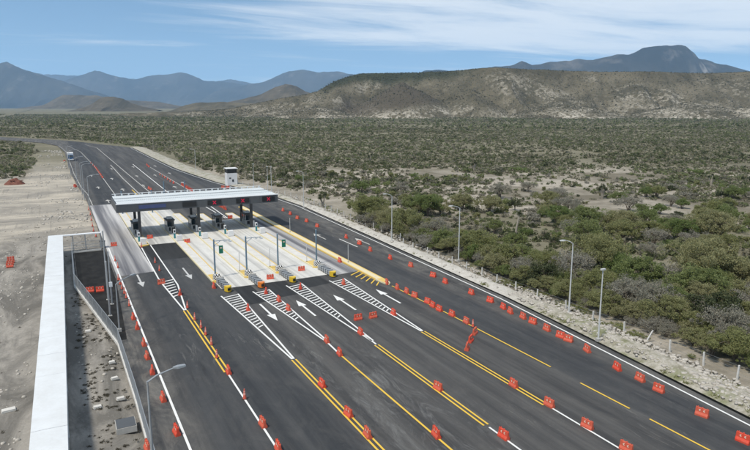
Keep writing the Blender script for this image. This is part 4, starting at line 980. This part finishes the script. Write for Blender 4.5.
# ------------------------------------------------------------------ vegetation
def leaves(cent, rad, n, size, g, flat=.8):
    """n leaf quads spread through clumps"""
    k_ = g.integers(0, len(cent), n)
    d = g.normal(size=(n, 3)); d /= np.linalg.norm(d, axis=1)[:, None]
    p = cent[k_] + d * (rad[k_] * g.uniform(.25, 1, n) ** .5)[:, None] * np.array([1, 1, flat])
    a = g.normal(size=(n, 3)); a /= np.linalg.norm(a, axis=1)[:, None]
    b = np.cross(a, g.normal(size=(n, 3))); b /= np.linalg.norm(b, axis=1)[:, None]
    sz = size * g.uniform(.6, 1.4, n)[:, None]
    v = np.stack([p - a * sz - b * sz * .2, p + b * sz * .55, p + a * sz + b * sz * .1, p - b * sz * .5], 1).reshape(-1, 3)
    q = np.arange(n * 4).reshape(n, 4)
    return v, q
def make_tree(seed, rx, h, mat, nleaf, size, stems=4):
    g = np.random.default_rng(seed)
    nc = int(46 + rx * 12)
    th = g.uniform(0, 6.28, nc); rr_ = np.sqrt(g.uniform(0, 1, nc)) * rx * .82
    lump = 1 + .24 * np.sin(th * 3 + seed) + .16 * np.sin(th * 5 + 2 * seed) + g.uniform(-.12, .2, nc)
    cx_, cy_ = rr_ * np.cos(th) * lump, rr_ * np.sin(th) * lump
    dome = np.sqrt(np.clip(1 - (rr_ / rx) ** 2, 0, 1))
    zl = h * .22; cz_ = zl + (h * .86 - zl) * dome * g.uniform(.2, 1.12, nc) ** .6
    cent = np.stack([cx_, cy_, cz_], 1); rad = g.choice((.08, .11, .15, .2, .26), nc) * rx
    v, q = leaves(cent, rad, nleaf, size, g)
    v[:, 2] = np.maximum(v[:, 2], .08)
    crown = np_mesh('crown', v, q, mat)
    m = MB()
    for i in range(stems):
        c_ = cent[g.integers(0, nc)] * np.array([.75, .75, .9]); a = g.uniform(0, 6.28)
        m.tube([(.08 * math.cos(a), .08 * math.sin(a), -.3), (c_[0] * .3 + .1, c_[1] * .3, c_[2] * .45), (c_[0] * .7, c_[1] * .7 + .1, c_[2] * .8), tuple(c_)], [.13, .10, .06, .025], 5)
        for _ in range(2):
            c2 = cent[g.integers(0, nc)]
            m.tube([(c_[0] * .5, c_[1] * .5, c_[2] * .6), tuple((c_ * .5 + c2 * .5)), tuple(c2)], [.06, .04, .015], 4)
    return crown, m.mesh('trunk', 'bark')
KINDS = []
for i, (rx, h, mat) in enumerate(((3.4, 4.5, 'leaf_olive'), (2.8, 4.0, 'leaf_green'), (3.8, 5.0, 'leaf_olive'), (2.5, 3.5, 'leaf_grey'), (3.1, 4.7, 'leaf_green'), (2.2, 3.2, 'leaf_olive'), (3.0, 3.8, 'leaf_grey'), (3.3, 4.3, 'leaf_olive'), (2.6, 4.2, 'leaf_dark'))):
    KINDS.append((make_tree(100 + i, rx, h, mat, int(12500 * (rx / 3) ** 2) if mat != 'leaf_grey' else int(8000 * (rx / 3) ** 2), .088 if mat != 'leaf_grey' else .07, 5), mat, rx))
KNAME = {'leaf_olive': ('mesquite_tree', 'olive green mesquite tree'), 'leaf_green': ('mesquite_tree', 'fresh green mesquite tree'),
         'leaf_grey': ('bare_bush', 'grey half-leafless bush'), 'leaf_dark': ('mesquite_tree', 'dark green mesquite tree')}
def plant_tree(x, y, kind, sc, rz):
    (crown, trunk), mat, rx = KINDS[kind]; nm, lab = KNAME[mat]
    z = float(ground_z(np.array(x), np.array(y)))
    size = 'small' if sc < .8 else 'large' if sc > 1.1 else 'medium-sized'
    place = 'just behind the white fence posts' if x < 66 else 'deep inside the thicket' if thick(x, y) > .8 else 'at the ragged edge of the thicket by the open ground'
    lab = size + ' ' + lab + ' ' + place
    t_ = thing(nm, lab, 'bush' if nm == 'bare_bush' else 'tree', (x, y, z - .05), rz, lab.replace(' tree ', ' trees ').replace(' bush ', ' bushes '))
    t_.scale = (sc, sc, sc * rng.uniform(.88, 1.1))
    link('trunk', trunk, t_); link('crown', crown, t_)
placed = []
def free(x, y, d):
    return all((x - a) ** 2 + (y - b) ** 2 > d * d for a, b in placed)
def thick(x, y):
    """chance that a tree stands here: dense beside the road, thinning towards the open ground"""
    u_, c_ = uc(x, y); px = 375 + 620 * u_ / (c_ * .983); e = (float(vn(x / 16, y / 16, 81)) - .5); e2 = float(vn(x / 9, y / 9, 82))
    if x < 58.4 or c_ < 20: return 0
    side = float(sstep(300 + 50 * e, 405 + 60 * e, px)); deep = float(sstep(205 + 70 * e, 105 + 30 * e, c_ - 25 * float(sstep(450, 720, px))))
    return side * deep * (1 if e2 > .22 or c_ < 70 else .12) + .02
tries = 0; ntree = 0
while ntree < 296 and tries < 34000:
    tries += 1
    roadside = tries < 2200          # the thicket stands right up against the wire fence
    c_ = (30 + 55 * rng.random()) if tries < 5000 else 60 + 140 * rng.random() ** .9; px = rng.uniform(300, 830); u_ = (px - 375) / 620 * c_ * .983
    x, y = xy(u_, c_)
    if roadside: x, y = rng.uniform(58.0, 66), rng.uniform(26, 124)
    if x > 190 or rng.random() > (thick(x, y) if not roadside else float(sstep(138, 92, y)) * (.3 + float(vn(x / 6, y / 6, 83)))): continue
    kind = rng.choices(range(9), (3, 3, 3, 2.4, 3, 2, 2.4, 3, .8))[0]
    sc = rng.choice((.62, .75, .88, 1.0, 1.15, 1.3)) * rng.uniform(.92, 1.08)
    if x < 59.6: sc *= .68
    if not free(x, y, KINDS[kind][2] * sc * .92): continue
    if 74.5 < x < 80.5 and 78 < y < 91.5: continue
    placed.append((x, y)); plant_tree(x, y, kind, sc, rng.uniform(0, 6.28)); ntree += 1

# single shrubs scattered over the pale open ground
SHR = []
for i, mat in enumerate(('leaf_olive', 'leaf_grey', 'leaf_green', 'leaf_grey', 'leaf_dark')):
    g = np.random.default_rng(300 + i); nc = 12
    cent = np.stack([g.normal(0, .48, nc), g.normal(0, .48, nc), g.uniform(.3, .95, nc)], 1); rad = g.uniform(.25, .5, nc)
    v, q = leaves(cent, rad, 1100, .09, g); v[:, 2] = np.maximum(v[:, 2], .0); SHR.append((np_mesh('shrub', v, q, mat), mat))
SNAME = {'leaf_olive': 'olive shrub', 'leaf_green': 'green shrub', 'leaf_grey': 'dry grey shrub', 'leaf_dark': 'dark shrub'}
def cover(x, y):
    """how densely plants grow, 0..1"""
    u_, c_ = uc(x, y)
    patch = fbm(x / 34, y / 34, 3, 91); wash = np.abs(fbm(x / 260 + .6 * fbm(x / 90, y / 90, 2, 94), y / 160, 3, 95) - .5)
    open_ = sstep(140, 165, c_) * sstep(285, 225, c_)
    base = np.where(c_ < 150, 0.85, 1.0)
    cov = base * sstep(.30, .48, patch + .25 * sstep(240, 330, c_))
    cov = cov * (1 - .5 * open_ * sstep(.62, .45, patch)) * (1 - .8 * sstep(.030, .012, wash) * sstep(150, 200, c_)) * (.7 + .3 * sstep(.30, .55, fbm(x / 120, y / 120, 3, 96)))
    cov = np.where((x < 6) & (y < 480), np.where((y > 255 + 30 * (patch - .5)) & (x < -11 + 10 * (patch - .5)), cov, 0), cov)
    cov = np.where(road_gap(x, y) < 6 + 8 * patch, 0, cov)
    return cov
ns = 0; tries = 0
while ns < 290 and tries < 20000:
    tries += 1
    c_ = rng.uniform(60, 250); px = rng.uniform(270, 790); u_ = (px - 375) / 620 * c_ * .983; x, y = xy(u_, c_)
    if x < float(right_edge(y)) + 5.0 or x > 230: continue
    if c_ < 110 and thick(x, y) > .7 and x > 62: continue
    if rng.random() > float(cover(np.array(x), np.array(y))) * .8 + .06 or not free(x, y, 1.9): continue
    k_ = rng.randrange(5); me, mat = SHR[k_]; sc = rng.choice((.6, .8, .9, 1.0, 1.2, 1.4, 1.8))
    if x < float(right_edge(y)) + 8: sc *= .6
    o = link('shrub', me, None, (x, y, float(ground_z(np.array(x), np.array(y))) - .05), rng.uniform(0, 6.28)); o.scale = (sc * rng.uniform(.9, 1.3), sc, sc * rng.uniform(.75, 1.05))
    lab = ('small ' if sc < .85 else 'large ' if sc > 1.3 else 'middling ') + SNAME[mat] + (' growing close beside the wire fence' if x < float(right_edge(y)) + 11 else ' growing alone on the pale open ground behind the thicket' if uc(x, y)[1] > 150 else ' among the trees of the thicket')
    tag(o, lab, 'shrub', lab.replace('shrub', 'shrubs')); placed.append((x, y)); ns += 1

# everything further off and smaller: scrub that reads as one mass
def scrub(name, label, n, c0, c1, power, size, nl, tri_scale, seed, pxr=(-120, 870), near_ok=False):
    g = np.random.default_rng(seed)
    c_ = c0 + (c1 - c0) * g.random(n) ** power; px = g.uniform(pxr[0], pxr[1], n); u_ = (px - 375) / 620 * c_ * .983
    x, y = xy(u_, c_)
    keep = g.random(n) < cover(x, y)
    x, y = x[keep], y[keep]; n = len(x)
    sz = size * np.clip(g.lognormal(0, .45, n), .4, 2.0) * (.75 + .6 * vn(x / 60, y / 60, 92))
    z = ground_z(x, y)
    pal = np.array([(.200, .208, .105), (.235, .225, .145), (.165, .185, .085), (.250, .232, .165), (.120, .135, .062), (.208, .198, .125)])
    t1 = vn(x / 80, y / 80, 93); t1 = .5 * t1 + .5 * fbm(x / 220, y / 120, 3, 97); ki = (g.random(n) * 2.4 + t1 * 4.6).astype(int) % 6
    col = pal[ki] * g.uniform(.8, 1.2, (n, 1))
    P = np.repeat(np.stack([x, y, z], 1), nl, 0); S = np.repeat(sz, nl); m_ = n * nl
    d = g.normal(size=(m_, 3)); d /= np.linalg.norm(d, axis=1)[:, None]; d[:, 2] = np.abs(d[:, 2]) * .75 + .12
    p = P + d * (S * g.uniform(.35, .8, m_))[:, None]
    a = g.normal(size=(m_, 3)); a /= np.linalg.norm(a, axis=1)[:, None]; b = np.cross(a, g.normal(size=(m_, 3))); b /= np.linalg.norm(b, axis=1)[:, None]
    s_ = (S * tri_scale * g.uniform(.7, 1.3, m_))[:, None]
    v = np.stack([p - a * s_, p + b * s_ * .9, p + a * s_ * .8 - b * s_ * .4], 1).reshape(-1, 3)
    v[:, 2] = np.maximum(v[:, 2], np.repeat(P[:, 2], 3) - .1)
    me = np_mesh(name, v, np.arange(m_ * 3).reshape(-1, 3), 'leaf_scrub', np.repeat(np.repeat(col, nl, 0), 3, 0))
    tag(link(name, me), label, 'scrub', kind='stuff')
scrub('low_scrub', 'low dry brush covering the pale ground around the larger shrubs', 26000, 58, 330, .75, .66, 28, .30, 401)
scrub('mid_scrub', 'grey green desert scrub covering the flat land before the hill', 60000, 200, 800, .8, 1.0, 15, .38, 402)
scrub('far_scrub', 'distant dark scrub covering the plain up to the hills', 60000, 700, 2300, .8, 1.8, 8, .55, 403)
g = np.random.default_rng(404)
hu, hc, hh, hcap, hpal = [a.ravel() for a in HILL]
pr = np.where((hc < 2250) & (hc > 1380) & (hu > -560) & (hu < 1500), .35 + .65 * fbm(hu / 70, hc / 70, 3, 405) - .35 * hpal + 1.5 * hcap, 0).clip(0, None)
ii = g.choice(len(hu), 48000, p=pr / pr.sum())
x, y = xy(hu[ii] + g.uniform(-3.5, 3.5, len(ii)), hc[ii] + g.uniform(-4, 4, len(ii))); z = hh[ii]; n = len(ii); nl = 8
sz = 1.25 * np.clip(g.lognormal(0, .4, n), .5, 2.0)
P = np.repeat(np.stack([x, y, z], 1), nl, 0); S = np.repeat(sz, nl)[:, None]; d = g.normal(size=(n * nl, 3)); d /= np.linalg.norm(d, axis=1)[:, None]; d[:, 2] = np.abs(d[:, 2])
p = P + d * S * .6; a = g.normal(size=(n * nl, 3)); b = g.normal(size=(n * nl, 3))
v = np.stack([p - a * S * .35, p + b * S * .35, p + a * S * .3 - b * S * .2], 1).reshape(-1, 3)
col = np.array([(.095, .098, .056), (.125, .115, .076), (.072, .078, .042)])[g.integers(0, 3, n)]
tag(link('hill_scrub', np_mesh('hill_scrub', v, np.arange(n * nl * 3).reshape(-1, 3), 'leaf_scrub', np.repeat(np.repeat(col, nl, 0), 3, 0))), 'dark scrub dotted over the slopes of the brown hill', 'scrub', kind='stuff')
# weeds on the yard and the verge
def weeds(name, label, pts, mat, seed, nl=26, size=.35):
    g = np.random.default_rng(seed); P = np.array([(p[0], p[1], p[2]) for p in pts]); S = np.array([p[3] for p in pts]); n = len(P); m_ = n * nl
    PP = np.repeat(P, nl, 0); SS = np.repeat(S, nl)[:, None]
    a = g.normal(size=(m_, 3)); a[:, 2] = np.abs(a[:, 2]) * .8; a /= np.linalg.norm(a, axis=1)[:, None]; b = np.cross(a, g.normal(size=(m_, 3))); b /= np.linalg.norm(b, axis=1)[:, None]
    p = PP + g.normal(0, .35, (m_, 3)) * SS * np.array([1, 1, 0])
    v = np.stack([p - b * .12 * SS, p + b * .12 * SS, p + a * SS * .8], 1).reshape(-1, 3)
    me = np_mesh(name, v, np.arange(m_ * 3).reshape(-1, 3), mat); tag(link(name, me), label, 'weeds', kind='stuff')
pts = []
while len(pts) < 620:
    x = rng.uniform(-24, 4.2) if len(pts) % 2 else rng.uniform(.2, 4.0); y = rng.uniform(28, 150) if len(pts) % 2 else rng.uniform(34, 92)
    if -4.2 < x < 0.0 and y < 121 or float(vn(x / 3, y / 4, 62)) < (.55 if x < 0 else .35) or float(road_gap(np.array(x), np.array(y))) < .4: continue
    pts.append((x, y, -.1, rng.uniform(.08, .30)))
weeds('dry_weeds', 'small dark dry weeds dotting the bare dirt yard', pts, 'leaf_dry', 501)
pts = []
while len(pts) < 900:
    y = rng.uniform(12, 70) if rng.random() < .8 else rng.uniform(70, 180); x = float(right_edge(y)) + rng.uniform(.6, 6.5)
    if float(vn(x / 2.2, y / 3, 63)) < .52: continue
    pts.append((x, y, .1, rng.uniform(.15, .5)))
weeds('verge_weeds', 'yellow green weeds growing through the rubble verge', pts, 'leaf_olive', 502)

# yuccas
def yucca(x, y, heads, h, label, lean=0.0, sc=1.0):
    g = np.random.default_rng(int(x * 10)); z = float(ground_z(np.array(x), np.array(y)))
    t_ = thing('yucca', label, 'yucca', (x, y, z - .1), 0, None); m = MB(); tops = []
    for i in range(heads):
        a = 6.28 * i / heads + .4; d = 0 if heads == 1 else .9
        tp = (math.cos(a) * d + lean, math.sin(a) * d, h * (1 - .12 * (i % 3)))
        m.tube([(0, 0, -.2), (tp[0] * .35, tp[1] * .35, h * .45), tp], [.24, .19, .15], 7); tops.append(tp)
    m.build('trunk', 'pale_bark', t_)
    for tp in tops:
        n = 130; d = g.normal(size=(n, 3)); d[:, 2] = d[:, 2] * .8 + .25; d /= np.linalg.norm(d, axis=1)[:, None]
        b = np.cross(d, g.normal(size=(n, 3))); b /= np.linalg.norm(b, axis=1)[:, None]; p = np.array(tp)
        v = np.stack([p - b * .05 + 0 * d, p + b * .05 + 0 * d, p + d * .85 * g.uniform(.7, 1.1, (n, 1))], 1).reshape(-1, 3)
        link('rosette', np_mesh('rosette', v, np.arange(n * 3).reshape(-1, 3), 'leaf_dark'), t_)
    t_.scale = (sc,) * 3
yucca(77.3, 91.8, 1, 4.6, 'single-trunk yucca leaning over with a dark tuft amid the thicket', .9)
yucca(59.8, 146.3, 4, 3.4, 'dark many-headed yucca on pale ground near the concrete ditch')
yucca(138.1, 127, 6, 3.6, 'dark many-headed yucca rising above the thicket edge')
yucca(192, 131, 3, 4.2, 'thin yucca with three heads on the far pale clearing')
yucca(150, 205, 5, 3.6, 'dark yucca standing in the scrub beyond the pale clearing')
yucca(128, 255, 4, 4.0, 'tall yucca silhouette in the deep scrub')

# ------------------------------------------------------------------ air
bx_ = [xy(u_, c_) for u_, c_ in ((-17000, -800), (17000, -800), (17000, 25000), (-17000, 25000))]
s = Sh('air', 1.0)
s.t.nodes.remove(s.b)
pv = s.n('ShaderNodeVolumePrincipled'); pv.inputs['Color'].default_value = (0.46, 0.70, 1.0, 1); pv.inputs['Density'].default_value = 4.0e-5; pv.inputs['Anisotropy'].default_value = 0.0
s.link(pv.outputs[0], s.t.nodes['Material Output'].inputs['Volume'])
hz = MB().prism(bx_, -60, 1400).build('haze', 'air')
tag(hz, 'thin blue haze hanging over the whole valley', 'haze', kind='stuff')
